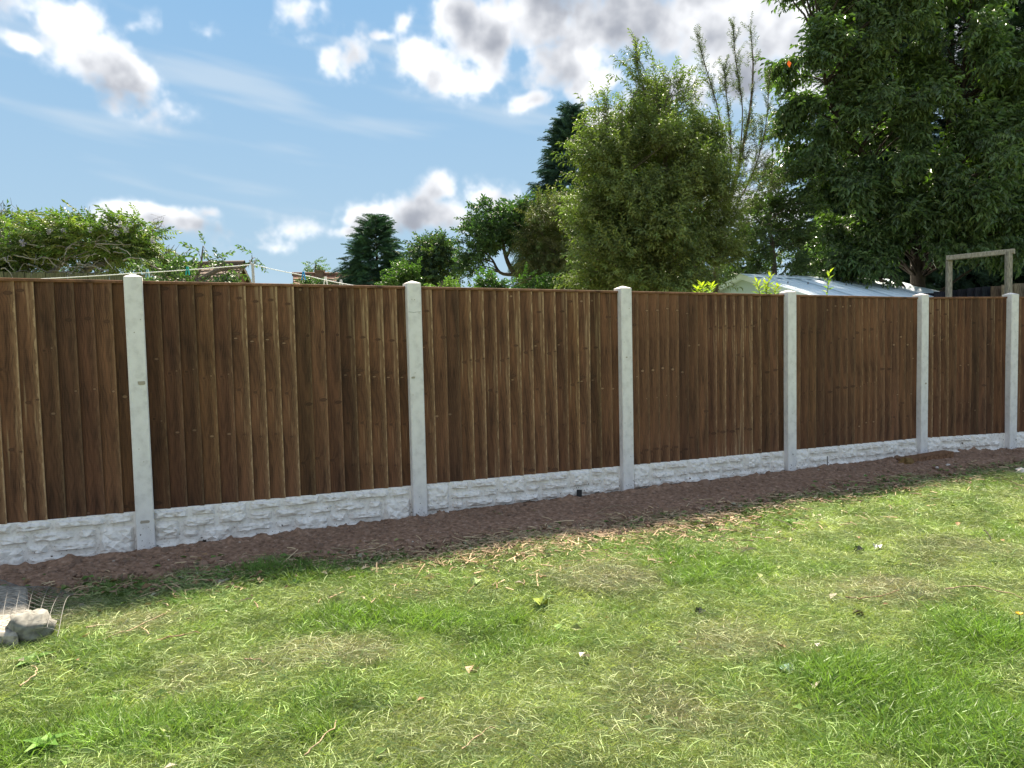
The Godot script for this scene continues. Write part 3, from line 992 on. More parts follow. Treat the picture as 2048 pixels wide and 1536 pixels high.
func conifer(label: String, base: Vector3, height: float, radius: float, count: int, cols: Array, o := {}) -> void:
	var root := thing("conifer_tree", label, "conifer", base, 0.0, "evergreen conifers behind the fence")
	var wood := MB.new()
	wood.col = Color(0.09, 0.065, 0.05)
	wood.tube(PackedVector3Array([Vector3(0, -0.2, 0), Vector3(0, height * 0.4, 0), Vector3(0.03, height * 0.97, 0)]), height * 0.022, 0.012, 8)
	var n := noise(1.0, 2, int(height * 100))
	var heap := Heap.new()
	var low: float = o.get("low", 0.06)
	var pw: float = o.get("power", 0.8)
	for k in count:
		var t := 1.0 - pow(rng.randf(), 0.62)
		t = lerpf(low, 1.0, t)
		var a := rng.randf() * TAU
		var dirh := Vector3(cos(a), 0, sin(a))
		var r := radius * pow(1.0 - t, pw) * (0.86 + 0.55 * n.get_noise_3d(dirh.x * 1.6, t * height * 1.1, dirh.z * 1.6))
		r *= pow(rng.randf_range(0.25, 1.0), 0.42)
		var tip := Vector3(0, t * height, 0) + dirh * r
		var droop: float = o.get("droop", 0.1)
		var dir := dirh + Vector3(0, lerpf(-droop, 0.9, pow(t, 3.0)), 0) + jitv(0.4)
		var sc: float = rng.randf_range(0.75, 1.25) * o.get("size", 1.0)
		var ca: Color = cols[rng.randi() % cols.size()]
		heap.put(Transform3D(frame_y(dir, jit(0.7), sc), tip - dir.normalized() * 0.3 * sc), ca * rng.randf_range(0.6, 1.35))
		if k % 40 == 0:
			wood.tube(PackedVector3Array([Vector3(0, t * height - r * 0.25, 0), tip * 0.6 + Vector3(0, t * height - r * 0.2, 0) * 0.4, tip]), 0.02, 0.006, 4)
	part("trunk", wood.mesh(), M.bark, root)
	multi("crown", get_sprig("frond"), M.needle, heap, root)

func ell(px: float, py: float, depth: float, rx: float, ry: float, rz: float) -> Array:      # an ellipsoid that spans rx, ry pixels there
	return [at(px, py, depth), Vector3(rx * depth / F, ry * depth / F, rz)]

func foot(px: float, depth: float) -> Vector3:
	var p := at(px, 640, depth)
	return Vector3(p.x, -0.15, p.z)

func build_trees() -> void:
	var dark := [Color(0.042, 0.078, 0.044), Color(0.052, 0.092, 0.052), Color(0.036, 0.066, 0.042)]
	conifer("dark evergreen conifer standing between tiled roof and round shrub", foot(756, 20), 5.0, 2.1, 3200, [Color(0.070, 0.140, 0.077), Color(0.087, 0.168, 0.084), Color(0.059, 0.119, 0.070)], {"power": 0.62, "droop": 0.25, "size": 0.8})
	conifer("tall blue-green conifer rising left of the olive-green tree", foot(1150, 24), 9.0, 2.7, 4600, [Color(0.059, 0.115, 0.084), Color(0.073, 0.140, 0.098), Color(0.050, 0.098, 0.077)], {"power": 0.62, "droop": 0.5})
	conifer("conifer tip rising behind the olive-green tree", foot(1310, 24.5), 9.8, 2.5, 4200, dark, {"power": 0.5, "droop": 0.35})
	conifer("conifer half hidden behind the tall conifer and olive tree", foot(1215, 26.5), 9.1, 2.2, 2600, dark, {"power": 0.5, "droop": 0.45})
	conifer("near-black conifer behind the cherry tree's left side", foot(1735, 18.5), 10.5, 2.0, 5200, dark, {"power": 0.4, "low": 0.0})
	conifer("near-black conifer behind the cherry tree trunk", foot(1895, 19), 12.5, 2.3, 5600, dark, {"power": 0.4, "low": 0.0})
	conifer("near-black conifer behind the old wooden frame", foot(2075, 18), 12.0, 2.5, 5600, dark, {"power": 0.4, "low": 0.0})
	conifer("near-black conifer beyond the far end of the fence", foot(2300, 18), 11.0, 2.4, 3200, dark, {"power": 0.4, "low": 0.0})

	# the cherry
	var f := foot(1838, 13.5)
	var cherry := [[f, at(1836, 560, 13.5), at(1828, 470, 13.5), at(1815, 390, 13.6), at(1800, 280, 13.8), at(1790, 120, 13.9), at(1785, -60, 13.9)], 0.135, 0.03]
	var limb2 := [[at(1828, 470, 13.5), at(1880, 330, 13.2), at(1920, 180, 13.3), at(1940, 20, 13.4)], 0.07, 0.02]
	var limb3 := [[at(1815, 390, 13.6), at(1720, 300, 13.2), at(1660, 200, 13.2), at(1640, 90, 13.4)], 0.055, 0.015]
	var lobes := [ell(1640, 130, 13.3, 88, 110, 1.0), ell(1610, 300, 13.3, 62, 95, 0.8), ell(1760, 60, 13.2, 120, 110, 1.3), ell(1760, 240, 12.9, 110, 100, 1.2), ell(1690, 400, 13.2, 95, 70, 1.0), ell(1830, 350, 12.6, 110, 70, 1.1), ell(1930, 120, 12.9, 120, 110, 1.2), ell(1950, 320, 12.4, 110, 95, 1.1), ell(1970, 420, 12.5, 90, 50, 0.9), ell(2090, 250, 12.8, 110, 190, 1.2), ell(1740, 490, 13.2, 70, 40, 0.7), ell(1700, -60, 13.4, 130, 70, 1.2), ell(1900, -70, 13.3, 160, 80, 1.3), ell(2040, 480, 12.4, 45, 60, 0.5), ell(1630, 470, 13.5, 45, 50, 0.5), ell(1580, 180, 13.4, 40, 90, 0.5), ell(1800, 440, 12.6, 70, 40, 0.7), ell(1890, 440, 12.5, 60, 36, 0.6), ell(1735, 515, 12.7, 70, 34, 0.6), ell(1935, 480, 12.3, 55, 30, 0.5), ell(1660, 520, 13.0, 55, 28, 0.5), ell(1880, 400, 12.2, 90, 30, 0.6)]
	tree("cherry_tree", "large cherry tree with drooping pointed leaves behind the shed", "tree", [cherry, limb2, limb3], lobes, {"branches": 290, "sprigs": 46, "sprig": "cherry", "mat": M.gloss_leaf, "cols": [Color(0.112, 0.171, 0.064), Color(0.139, 0.196, 0.072), Color(0.097, 0.150, 0.063)], "droop": 0.25, "spread": 0.12, "size": [0.5, 1.12], "bow": 0.24, "limb": 0.02, "from": 0.5, "fill": 150, "bark": Color(0.075, 0.06, 0.048)})

	var rl := thing("red_leaf", "single orange-red leaf on the cherry tree's left edge", "leaf", at(1577, 128, 12.7))
	var rm := MB.new()
	rm.col = Color(0.75, 0.12, 0.04)
	leaf(rm, Vector3(0, 0.06, 0), Vector3(0.1, -1, 0.2), Vector3(1, 0, 0.2), 0.12, 0.07)
	part("blade", rm.mesh(), M.leaf, rl)

	# the olive-green tree and the thin shoots beside it
	f = foot(1330, 11.5)
	tree("olive_green_tree", "dense olive-green tree with many small narrow leaves", "tree",
		[[[f, at(1335, 560, 11.5), at(1340, 430, 11.5), at(1330, 320, 11.5), at(1320, 235, 11.6)], 0.09, 0.012], [[f, at(1320, 520, 11.4), at(1270, 380, 11.2), at(1230, 260, 11.2)], 0.06, 0.012], [[f, at(1345, 540, 11.6), at(1400, 400, 11.8), at(1440, 250, 11.9)], 0.05, 0.01]],
		[ell(1300, 285, 11.6, 66, 58, 0.55), ell(1215, 320, 11.3, 52, 56, 0.5), ell(1345, 345, 11.1, 70, 62, 0.6), ell(1250, 400, 11.0, 66, 52, 0.55), ell(1195, 450, 11.3, 50, 60, 0.5), ell(1330, 460, 10.9, 80, 58, 0.6), ell(1240, 520, 11.0, 70, 56, 0.55), ell(1345, 550, 11.0, 90, 40, 0.6), ell(1400, 290, 11.7, 46, 66, 0.4), ell(1420, 400, 11.5, 52, 70, 0.5), ell(1415, 500, 11.5, 50, 50, 0.5), ell(1276, 150, 11.6, 8, 60, 0.1), ell(1312, 200, 11.6, 9, 44, 0.1), ell(1345, 195, 11.6, 9, 46, 0.1), ell(1376, 205, 11.6, 9, 44, 0.12), ell(1238, 225, 11.4, 10, 50, 0.12), ell(1195, 245, 11.4, 10, 50, 0.12), ell(1165, 330, 11.5, 12, 60, 0.15), ell(1155, 420, 11.6, 22, 52, 0.3), ell(1180, 555, 11.3, 52, 38, 0.4)],
		{"branches": 230, "sprigs": 24, "sprig": "narrow", "cols": [Color(0.168, 0.206, 0.064), Color(0.205, 0.236, 0.074), Color(0.141, 0.189, 0.066)], "droop": 0.05, "spread": 0.16, "size": [0.85, 1.35], "bow": 0.08, "limb": 0.009, "fill": 120, "along": 40, "lean": Vector3(-0.1, 0.35, 0), "bark": Color(0.17, 0.13, 0.11)})
	f = foot(1425, 12.4)
	tree("sparse_tree", "thin-branched tree with tall sparse shoots against bright cloud", "tree",
		[[[f, at(1432, 545, 12.4), at(1452, 440, 12.4), at(1478, 330, 12.4), at(1500, 220, 12.4), at(1506, 130, 12.4), at(1500, 50, 12.4)], 0.055, 0.003], [[at(1440, 500, 12.4), at(1450, 380, 12.3), at(1440, 240, 12.3), at(1410, 130, 12.3), at(1395, 75, 12.3)], 0.022, 0.003], [[at(1452, 440, 12.4), at(1500, 360, 12.5), at(1530, 260, 12.5), at(1540, 140, 12.5)], 0.018, 0.003], [[at(1452, 440, 12.4), at(1462, 300, 12.4), at(1452, 180, 12.4), at(1448, 130, 12.4)], 0.016, 0.003], [[at(1290, 330, 11.8), at(1290, 200, 11.8), at(1275, 140, 11.8), at(1271, 90, 11.8)], 0.01, 0.003], [[at(1478, 330, 12.4), at(1485, 220, 12.4), at(1470, 110, 12.4), at(1467, 45, 12.4)], 0.013, 0.003]],
		[ell(1425, 200, 12.3, 22, 70, 0.2), ell(1402, 110, 12.3, 12, 45, 0.1), ell(1452, 200, 12.4, 18, 80, 0.2), ell(1475, 130, 12.4, 12, 80, 0.12), ell(1502, 120, 12.4, 12, 80, 0.12), ell(1535, 200, 12.5, 14, 70, 0.15), ell(1450, 300, 12.4, 50, 70, 0.4), ell(1510, 300, 12.4, 50, 70, 0.4), ell(1540, 360, 12.5, 40, 50, 0.4), ell(1470, 390, 12.4, 50, 50, 0.4), ell(1274, 120, 11.8, 9, 40, 0.08), ell(1287, 190, 11.8, 12, 40, 0.12), ell(1500, 450, 12.5, 50, 50, 0.4)],
		{"branches": 190, "sprigs": 4, "sprig": "narrow", "cols": [Color(0.11, 0.13, 0.06), Color(0.13, 0.15, 0.07)], "droop": -0.2, "spread": 0.05, "size": [0.5, 0.8], "bow": 0.03, "limb": 0.004, "twig": 0.002, "bark": Color(0.2, 0.16, 0.135), "from": 0.3, "along": 60})
	f = foot(1560, 13.0)
	tree("bushy_tree", "yellow-green bushy tree between the thin shoots and the cherry", "tree",
		[[[f, at(1550, 560, 13.0), at(1540, 440, 13.0), at(1545, 320, 13.0)], 0.06, 0.01]],
		[ell(1545, 440, 13.0, 60, 60, 0.6), ell(1580, 380, 13.0, 50, 60, 0.5), ell(1490, 500, 12.8, 65, 50, 0.6), ell(1590, 490, 13.0, 50, 45, 0.5), ell(1460, 555, 12.6, 60, 25, 0.5), ell(1570, 545, 13, 60, 22, 0.5)],
		{"branches": 70, "sprigs": 14, "sprig": "oval", "cols": [Color(0.103, 0.156, 0.053), Color(0.124, 0.177, 0.058), Color(0.074, 0.116, 0.044)], "droop": 0.1, "spread": 0.15, "size": [0.8, 1.2], "limb": 0.01})

	f = foot(1120, 14.5)
	tree("brownish_shrub", "shrubby tree with brownish-green leaves and pale forked stems", "tree",
		[[[f, at(1122, 560, 14.5), at(1132, 500, 14.5), at(1128, 440, 14.5), at(1120, 410, 14.5)], 0.06, 0.012], [[f, at(1118, 545, 14.5), at(1095, 490, 14.5), at(1075, 450, 14.5)], 0.04, 0.01]],
		[ell(1115, 440, 14.5, 62, 45, 0.7), ell(1080, 500, 14.5, 38, 60, 0.5), ell(1150, 500, 14.3, 50, 60, 0.6), ell(1110, 550, 14.6, 70, 35, 0.6)],
		{"branches": 100, "sprigs": 16, "sprig": "narrow", "cols": [Color(0.139, 0.146, 0.061), Color(0.162, 0.154, 0.068), Color(0.117, 0.153, 0.057)], "droop": 0.0, "spread": 0.16, "size": [0.8, 1.25], "limb": 0.009, "bark": Color(0.24, 0.20, 0.15), "fill": 260})
	f = foot(1062, 15)
	tree("branching_tree", "small tree with open crooked dark branches and rounded leaf clumps", "tree",
		[[[f, at(1052, 572, 15), at(1030, 550, 15), at(1012, 515, 15), at(1005, 480, 15), at(990, 440, 15)], 0.075, 0.015], [[at(1030, 550, 15), at(1000, 545, 15), at(985, 520, 15), at(965, 500, 15)], 0.04, 0.012], [[at(1012, 515, 15), at(1030, 480, 15), at(1045, 450, 15)], 0.035, 0.01], [[at(1052, 572, 15), at(1060, 530, 15), at(1045, 500, 15), at(1040, 480, 15)], 0.035, 0.01]],
		[ell(975, 470, 15, 45, 34, 0.5), ell(1020, 445, 15, 45, 30, 0.5), ell(945, 505, 15, 26, 26, 0.35), ell(1050, 465, 15, 30, 40, 0.4), ell(950, 455, 15, 22, 18, 0.3), ell(1000, 480, 15, 40, 20, 0.3), ell(945, 540, 15, 20, 18, 0.25), ell(1040, 420, 15, 22, 16, 0.3), ell(970, 425, 15, 14, 12, 0.2)],
		{"branches": 90, "sprigs": 13, "sprig": "oval", "cols": [Color(0.076, 0.135, 0.055), Color(0.090, 0.156, 0.060), Color(0.061, 0.108, 0.049)], "droop": 0.0, "spread": 0.14, "size": [0.8, 1.2], "limb": 0.013, "from": 0.55, "bark": Color(0.10, 0.085, 0.075)})
	f = foot(868, 18)
	tree("round_shrub", "round dark-leaved shrub beside the small conifer", "shrub",
		[[[f, at(868, 565, 18), at(866, 530, 18), at(866, 505, 18)], 0.06, 0.012]],
		[ell(862, 515, 18, 42, 30, 0.6), ell(880, 545, 18, 42, 30, 0.6), ell(845, 550, 18, 36, 28, 0.5), ell(872, 500, 18, 26, 20, 0.4)],
		{"branches": 70, "sprigs": 13, "sprig": "oval", "cols": [Color(0.063, 0.108, 0.060), Color(0.105, 0.140, 0.052), Color(0.060, 0.096, 0.060)], "droop": 0.0, "spread": 0.16, "size": [0.85, 1.4], "limb": 0.01})
	f = foot(820, 17)
	tree("low_bush", "low bright green bush at the foot of the small conifer", "shrub", [[[f, at(815, 560, 17), at(812, 540, 17)], 0.04, 0.01]], [ell(812, 555, 17, 26, 30, 0.4), ell(795, 565, 17, 24, 18, 0.3)],
		{"branches": 26, "sprigs": 12, "sprig": "oval", "cols": [Color(0.079, 0.145, 0.039), Color(0.098, 0.164, 0.046)], "spread": 0.14, "size": [0.8, 1.2], "limb": 0.01})
	f = foot(886, 9.5)
	tree("low_bush", "pale yellow-green bush tips just above the fence beside the round shrub", "shrub", [[[f, at(886, 590, 9.5), at(884, 575, 9.5)], 0.02, 0.006]], [ell(884, 580, 9.5, 26, 14, 0.2)],
		{"branches": 22, "sprigs": 8, "sprig": "oval", "cols": [Color(0.145, 0.223, 0.066), Color(0.171, 0.236, 0.072)], "spread": 0.06, "size": [0.5, 0.8], "limb": 0.006})
	f = foot(985, 13)
	tree("low_bush", "green bush below the crooked branches of the open tree", "shrub", [[[f, at(985, 590, 13), at(985, 570, 13)], 0.03, 0.01]], [ell(985, 573, 13, 32, 18, 0.35), ell(1075, 570, 13, 40, 22, 0.35)],
		{"branches": 34, "sprigs": 12, "sprig": "oval", "cols": [Color(0.072, 0.145, 0.039), Color(0.092, 0.164, 0.042)], "spread": 0.1, "size": [0.6, 1.0], "limb": 0.008})
	f = foot(628, 44)
	tree("distant_birch", "thin pale birch top showing behind the brick chimney", "tree", [[[f, at(630, 570, 44), at(632, 525, 44)], 0.12, 0.02]], [ell(632, 535, 44, 11, 15, 0.4), ell(636, 552, 44, 18, 14, 0.5)],
		{"branches": 24, "sprigs": 6, "sprig": "oval", "cols": [Color(0.140, 0.210, 0.105)], "droop": 0.7, "spread": 0.25, "size": [1.3, 2.2], "limb": 0.012})
	f = foot(625, 30)
	tree("low_bush", "small green bush top in front of the red-tiled roof", "shrub", [[[f, at(628, 590, 30), at(628, 570, 30)], 0.05, 0.02]], [ell(627, 573, 30, 22, 8, 0.4)],
		{"branches": 26, "sprigs": 10, "sprig": "oval", "cols": [Color(0.079, 0.131, 0.059), Color(0.092, 0.145, 0.066)], "spread": 0.25, "size": [1.0, 1.5], "limb": 0.012})
	# apple boughs beside the wisteria
	f = foot(345, 8.2)
	tree("apple_tree", "apple tree boughs with grey bark reaching over the washing line", "tree",
		[[[f, at(352, 600, 8.2), at(385, 570, 8.2), at(425, 545, 8.2), at(452, 537, 8.2), at(490, 535, 8.2)], 0.045, 0.012], [[at(385, 570, 8.2), at(400, 540, 8.2), at(404, 512, 8.2), at(406, 492, 8.2)], 0.018, 0.005], [[at(352, 600, 8.2), at(330, 550, 8.2), at(300, 530, 8.2)], 0.02, 0.006], [[at(490, 535, 8.2), at(502, 522, 8.2), at(505, 515, 8.2)], 0.009, 0.004]],
		[ell(408, 502, 8.2, 16, 16, 0.1), ell(418, 522, 8.2, 24, 14, 0.15), ell(335, 545, 8.2, 46, 28, 0.25), ell(440, 565, 8.2, 42, 16, 0.2), ell(470, 535, 8.2, 26, 8, 0.1), ell(504, 518, 8.2, 12, 9, 0.08), ell(375, 560, 8.2, 34, 18, 0.2)],
		{"branches": 62, "sprigs": 4, "sprig": "oval", "cols": [Color(0.098, 0.159, 0.064), Color(0.117, 0.179, 0.073), Color(0.077, 0.127, 0.056)], "droop": 0.0, "spread": 0.04, "size": [0.55, 0.85], "limb": 0.008, "twig": 0.003, "bark": Color(0.2, 0.17, 0.14), "from": 0.5})
	build_wisteria()

func build_wisteria() -> void:
	var f := foot(90, 9.3)
	var root := tree("wisteria", "sprawling wisteria with tangled grey stems and lilac flowers over a fence", "climbing plant",
		[[[f, at(95, 600, 9.3), at(120, 530, 9.3), at(170, 490, 9.3)], 0.06, 0.02], [[f, at(60, 580, 9.3), at(40, 510, 9.3), at(0, 470, 9.3)], 0.05, 0.015], [[f, at(150, 580, 9.4), at(230, 520, 9.4), at(270, 470, 9.4)], 0.05, 0.015]],
		[ell(-60, 520, 9.4, 70, 75, 0.6), ell(20, 490, 9.4, 62, 56, 0.5), ell(105, 480, 9.4, 66, 44, 0.5), ell(190, 480, 9.4, 60, 42, 0.5), ell(258, 458, 9.4, 42, 28, 0.4), ell(285, 500, 9.4, 50, 40, 0.4), ell(325, 525, 9.3, 38, 30, 0.35), ell(150, 520, 9.6, 120, 26, 0.35), ell(10, 545, 9.4, 40, 26, 0.3)],
		{"branches": 190, "sprigs": 15, "sprig": "pinnate", "cols": [Color(0.149, 0.215, 0.060), Color(0.180, 0.241, 0.069), Color(0.105, 0.166, 0.052), Color(0.215, 0.237, 0.082)], "droop": 0.1, "spread": 0.14, "size": [0.6, 1.05], "limb": 0.008, "twig": 0.003, "bark": Color(0.26, 0.23, 0.2), "lean": Vector3(0, 0.15, 0)})
	var base: Vector3 = root.position
	var mb := MB.new()
	for k in 60:
		mb.col = Color(0.40, 0.36, 0.32) * rng.randf_range(0.45, 1.15)
		var px := rng.randf_range(-20, 250); var py := rng.randf_range(485, 555)
		var a := at(px, py, 8.95 + jit(0.15))
		var dx := rng.randf_range(-75, 75); var dy := rng.randf_range(-18, 30)
		var b := at(px + dx, py + dy, 8.95 + jit(0.25))
		var c := a.lerp(b, 0.5) + Vector3(0, rng.randf_range(-0.02, 0.13), jit(0.08))
		var pts := PackedVector3Array()
		for s in 8: pts.append(bez(a, c, b, s / 7.0) + jitv(0.008) - base)
		mb.tube(pts, rng.randf_range(0.005, 0.011), 0.003, 5)
	for k in 26:            # bare twigs that stand above the leaves
		mb.col = Color(0.24, 0.2, 0.17)
		var q: Array = [[20, 450], [60, 440], [95, 450], [5, 440], [160, 445], [300, 455], [330, 505], [345, 500], [180, 450]][k % 9]
		var a := at(q[0] + jit(10), q[1] + 20, 9.3 + jit(0.1))
		var b := at(q[0] + jit(34) + (20 if q[0] > 290 else 0), q[1] - rng.randf_range(5, 38) * (0.5 if q[0] > 290 else 1.0), 9.3 + jit(0.2))
		var pts := PackedVector3Array()
		for s in 6: pts.append(a.lerp(b, s / 5.0) + jitv(0.012) - base)
		mb.tube(pts, 0.0045, 0.002, 4)
		for j in 2:
			var s0 := a.lerp(b, rng.randf_range(0.4, 0.8)) - base
			mb.tube(PackedVector3Array([s0, s0 + (b - a) * 0.2 + jitv(0.05), s0 + (b - a) * 0.35 + jitv(0.09)]), 0.003, 0.0015, 3)
	tag(part("bare_stems", mb.mesh(true), M.bark, root), "tangled bare grey stems")
	for q in [[252, 455, 0.06], [231, 464, 0.045], [240, 447, 0.04], [180, 457, 0.045], [98, 461, 0.04], [127, 459, 0.04], [305, 478, 0.05], [212, 452, 0.04], [45, 484, 0.05]]:
		var fl := MB.new()
		var c := at(q[0], q[1], 8.85) - base
		for k in 60:
			var t := rng.randf()
			fl.col = Color(0.30, 0.24, 0.46).lerp(Color(0.46, 0.42, 0.6), rng.randf())
			leaf(fl, c + Vector3(jit(0.5), 0.5 - t * 2.0, jit(0.5)) * q[2] * (1.2 - t * 0.6), Vector3(jit(1), jit(0.6), jit(1)), Vector3(jit(1), 0.5, jit(1)), 0.018, 0.016)
		part("flower_cluster", fl.mesh(), M.leaf, root)

# ------------------------------------------------------------------ things beyond the fence
func plank(parent: Node, called: String, m: Material, a: Vector3, b: Vector3, w: float, d: float, col: Color, facing := Vector3.BACK) -> MeshInstance3D:
	var mb := MB.new()
	mb.col = col
	var y := (b - a).normalized()
	var x := y.cross(facing).normalized()
	var z := x.cross(y)
	mb.cbox(Vector3(-w / 2, 0, -d), Vector3(w / 2, a.distance_to(b), 0), minf(w, d) * 0.12, Transform3D(Basis(x, y, z), a - parent.position if parent is Node3D else a))
	return part(called, mb.mesh(), m, parent)

func build_beyond() -> void:
	# shed
	var apex := at(1488, 549, 12.0)
	var ridge_dir := Vector3(3.3, 0, -1.9).normalized()
	var down := Vector3(0.5, 0, 0.87).normalized()
	var pitch := 0.32
	var base := Vector3(apex.x, -0.15, apex.z)
	var shed := thing("garden_shed", "pale blue metal shed with ribbed low-pitched roof", "shed", base)
	var L := 3.75
	var top := apex - base
	for side in [1.0, -1.0]:
		var run: float = 1.45
		for s in 4:                       # four ribbed sheets on each slope
			var mb := MB.new()
			var prev := []
			var x0 := L / 4 * s - (0.06 if s == 0 else 0.0); var x1 := L / 4 * (s + 1) + 0.02 + (0.04 if s == 3 else 0.0)
			var n := 28
			for k in n + 1:
				var x := lerpf(x0, x1, k / float(n))
				var ph := fposmod(x / 0.234, 1.0)
				var rise := 0.028 if ph < 0.22 else (0.028 * (0.32 - ph) / 0.1 if ph < 0.32 else (0.028 * (ph - 0.9) / 0.1 if ph > 0.9 else 0.0))
				rise += 0.002 * s
				var a: Vector3 = top + ridge_dir * x + Vector3(0, rise - 0.035, 0) + down * side * 0.03
				var b: Vector3 = a + down * side * run - Vector3(0, run * pitch, 0)
				var cur := [mb.p(a), mb.p(b), mb.p(a - Vector3(0, 0.006, 0)), mb.p(b - Vector3(0, 0.006, 0))]
				if prev:
					mb.quad(prev[0], cur[0], cur[1], prev[1]); mb.quad(prev[2], cur[2], cur[3], prev[3])
				prev = cur
			part("roof_sheet", mb.mesh(), M.sheet, shed)
		var cap := MB.new()             # half of the ridge capping
		var p0 := top + ridge_dir * -0.1 + Vector3(0, 0.012, 0); var p1 := top + ridge_dir * (L + 0.08) + Vector3(0, 0.012, 0)
		var dn: Vector3 = down * side * 0.17 - Vector3(0, 0.17 * pitch - 0.002, 0)
		cap.face(p0, p1, p1 + dn, p0 + dn)
		cap.face(p0 + dn, p1 + dn, p1 + dn - Vector3(0, 0.012, 0), p0 + dn - Vector3(0, 0.012, 0))
		part("ridge_capping", cap.mesh(), M.sheet, shed)
		for e in [-0.075, L + 0.05]:
			var vb := MB.new()
			var q0: Vector3 = top + ridge_dir * e + Vector3(0, 0.006, 0)
			var q1: Vector3 = q0 + down * side * 1.5 - Vector3(0, 1.5 * pitch, 0)
			vb.face(q0, q1, q1 - Vector3(0, 0.085, 0), q0 - Vector3(0, 0.085, 0))
			vb.face(q0 + ridge_dir * 0.05, q1 + ridge_dir * 0.05, q1, q0)
			vb.face(q0 + ridge_dir * 0.05, q1 + ridge_dir * 0.05, q1 + ridge_dir * 0.05 - Vector3(0, 0.085, 0), q0 + ridge_dir * 0.05 - Vector3(0, 0.085, 0))
			part("verge_trim", vb.mesh(), M.sheet, shed)
		var wl := MB.new()
		var w0: Vector3 = top + down * side * 1.3 - Vector3(0, 1.3 * pitch + 0.04, 0)
		var w1: Vector3 = w0 + ridge_dir * L
		wl.face(w0, w1, Vector3(w1.x, 0, w1.z), Vector3(w0.x, 0, w0.z))
		part("wall", wl.mesh(), M.sheet_wall, shed)
	for e in [0.0, L]:
		var gb := MB.new()
		var g0: Vector3 = top + ridge_dir * e - Vector3(0, 0.04, 0)
		var g1: Vector3 = g0 + down * 1.3 - Vector3(0, 1.3 * pitch, 0)
		var g2: Vector3 = g0 - down * 1.3 - Vector3(0, 1.3 * pitch, 0)
		gb.tri(gb.p(g0), gb.p(g1), gb.p(g2))
		gb.face(g1, g2, Vector3(g2.x, 0, g2.z), Vector3(g1.x, 0, g1.z))
		part("gable", gb.mesh(), M.sheet_wall, shed)
	for k in 7:                            # roof bolts
		var bb := MB.new()
		bb.col = Color(0.2, 0.22, 0.24)
		var c := top + ridge_dir * (0.4 + k * 0.47) + down * 0.52 - Vector3(0, 0.52 * pitch - 0.012, 0)
		bb.tube(PackedVector3Array([c - Vector3(0, 0.02, 0), c + Vector3(0, 0.012, 0)]), 0.014, 0.012, 6)
		part("bolt", bb.mesh(), M.plain, shed)

	# old timber frame and dark boarding
	var fp := foot(1905, 11.8)
	var fr := thing("timber_frame", "weathered grey timber goalpost-shaped frame", "wooden frame", fp)
	var pale := Color(0.44, 0.39, 0.31)
	plank(fr, "upright", M.old_wood, Vector3(at(1901, 580, 11.8).x, -0.15, fp.z), at(1901, 517, 11.8), 0.075, 0.075, pale)
	var r0 := at(2021, 580, 11.2)
	plank(fr, "upright", M.old_wood, Vector3(r0.x, -0.15, r0.z), at(2021, 503, 11.2), 0.08, 0.08, pale * 0.9)
	plank(fr, "crossbeam", M.old_wood, at(1892, 516, 11.78), at(2028, 502, 11.18), 0.075, 0.1, pale * 1.1, Vector3(0, 0, 1))
	var bf := thing("boarded_fence", "dark stained board fence with two pale boards below the timber frame", "fence", foot(1880, 12.3))
	var edges := [1840, 1868, 1896, 1915, 1934, 1950, 1964, 1982, 2003, 2028, 2052, 2080]
	for k in edges.size() - 1:
		var xa: float = edges[k] + 1.0; var xb: float = edges[k + 1]
		var mid := (xa + xb) / 2.0
		var dep := lerpf(12.6, 11.5, (mid - 1840) / 240.0)
		var ty: float = lerpf(588, 567, (mid - 1840) / 185.0) + (0 if k < 7 else 1.5)
		var tp := at(mid, ty, dep)
		var cl := Color(0.040, 0.041, 0.052) * rng.randf_range(0.7, 1.2)
		if k == 7: cl = Color(0.17, 0.12, 0.085)
		if k >= 8: cl = Color(0.36, 0.29, 0.20) * (1.0 if k == 8 else 0.85)
		plank(bf, "board", M.old_wood, Vector3(tp.x, -0.15, tp.z), tp, (xb - xa) * dep / F, 0.022 + 0.006 * (k % 2), cl)
	var lf := thing("garden_fence", "dark olive board fence beneath the wisteria", "fence", foot(100, 8.85))
	for k in 11:
		var px := -140.0 + k * 42.0
		var tp := at(px, 541 + (px + 140) * 0.018, 8.85)
		plank(lf, "board", M.old_wood, Vector3(tp.x, -0.15, tp.z), tp, 0.235, 0.02 + 0.005 * (k % 2), Color(0.15, 0.15, 0.09) * rng.randf_range(0.8, 1.2))

	house("red_roofed_house", "distant house with red-brown tiled gable roof and chimney", at(586, 549, 40), at(770, 560, 41.5), 40.0, Color(0.20, 0.105, 0.075), true)
	house("brown_roofed_house", "brown-tiled house roof behind the apple boughs", at(330, 531, 28), at(487, 536, 28), 28.0, Color(0.15, 0.11, 0.085), false)

	# washing line, its prop and pegs
	var pts := [at(-120, 569, 7.2), at(0, 561, 7.3), at(265, 547, 7.5), at(505, 529, 7.8), at(620, 553, 7.6), at(720, 573, 7.4), at(900, 600, 7.2)]
	var mb := MB.new()
	mb.col = Color(0.72, 0.74, 0.72)
	for k in pts.size() - 1:
		var seg := PackedVector3Array()
		for s in 7:
			var t := s / 6.0
			seg.append((pts[k] as Vector3).lerp(pts[k + 1], t) - Vector3(0, 0.006 * sin(t * PI), 0) - pts[0])
		mb.tube(seg, 0.0042, 0.0042, 6)
	var line := thing("washing_line", "thin white washing line strung above the fence", "washing line", pts[0])
	part("cord", mb.mesh(true), M.plain, line)
	var prop := thing("line_prop", "grey metal prop pole holding up the washing line", "pole", Vector3(at(516, 590, 7.8).x, -0.15, at(516, 590, 7.8).z))
	mb = MB.new()
	mb.col = Color(0.42, 0.42, 0.41)
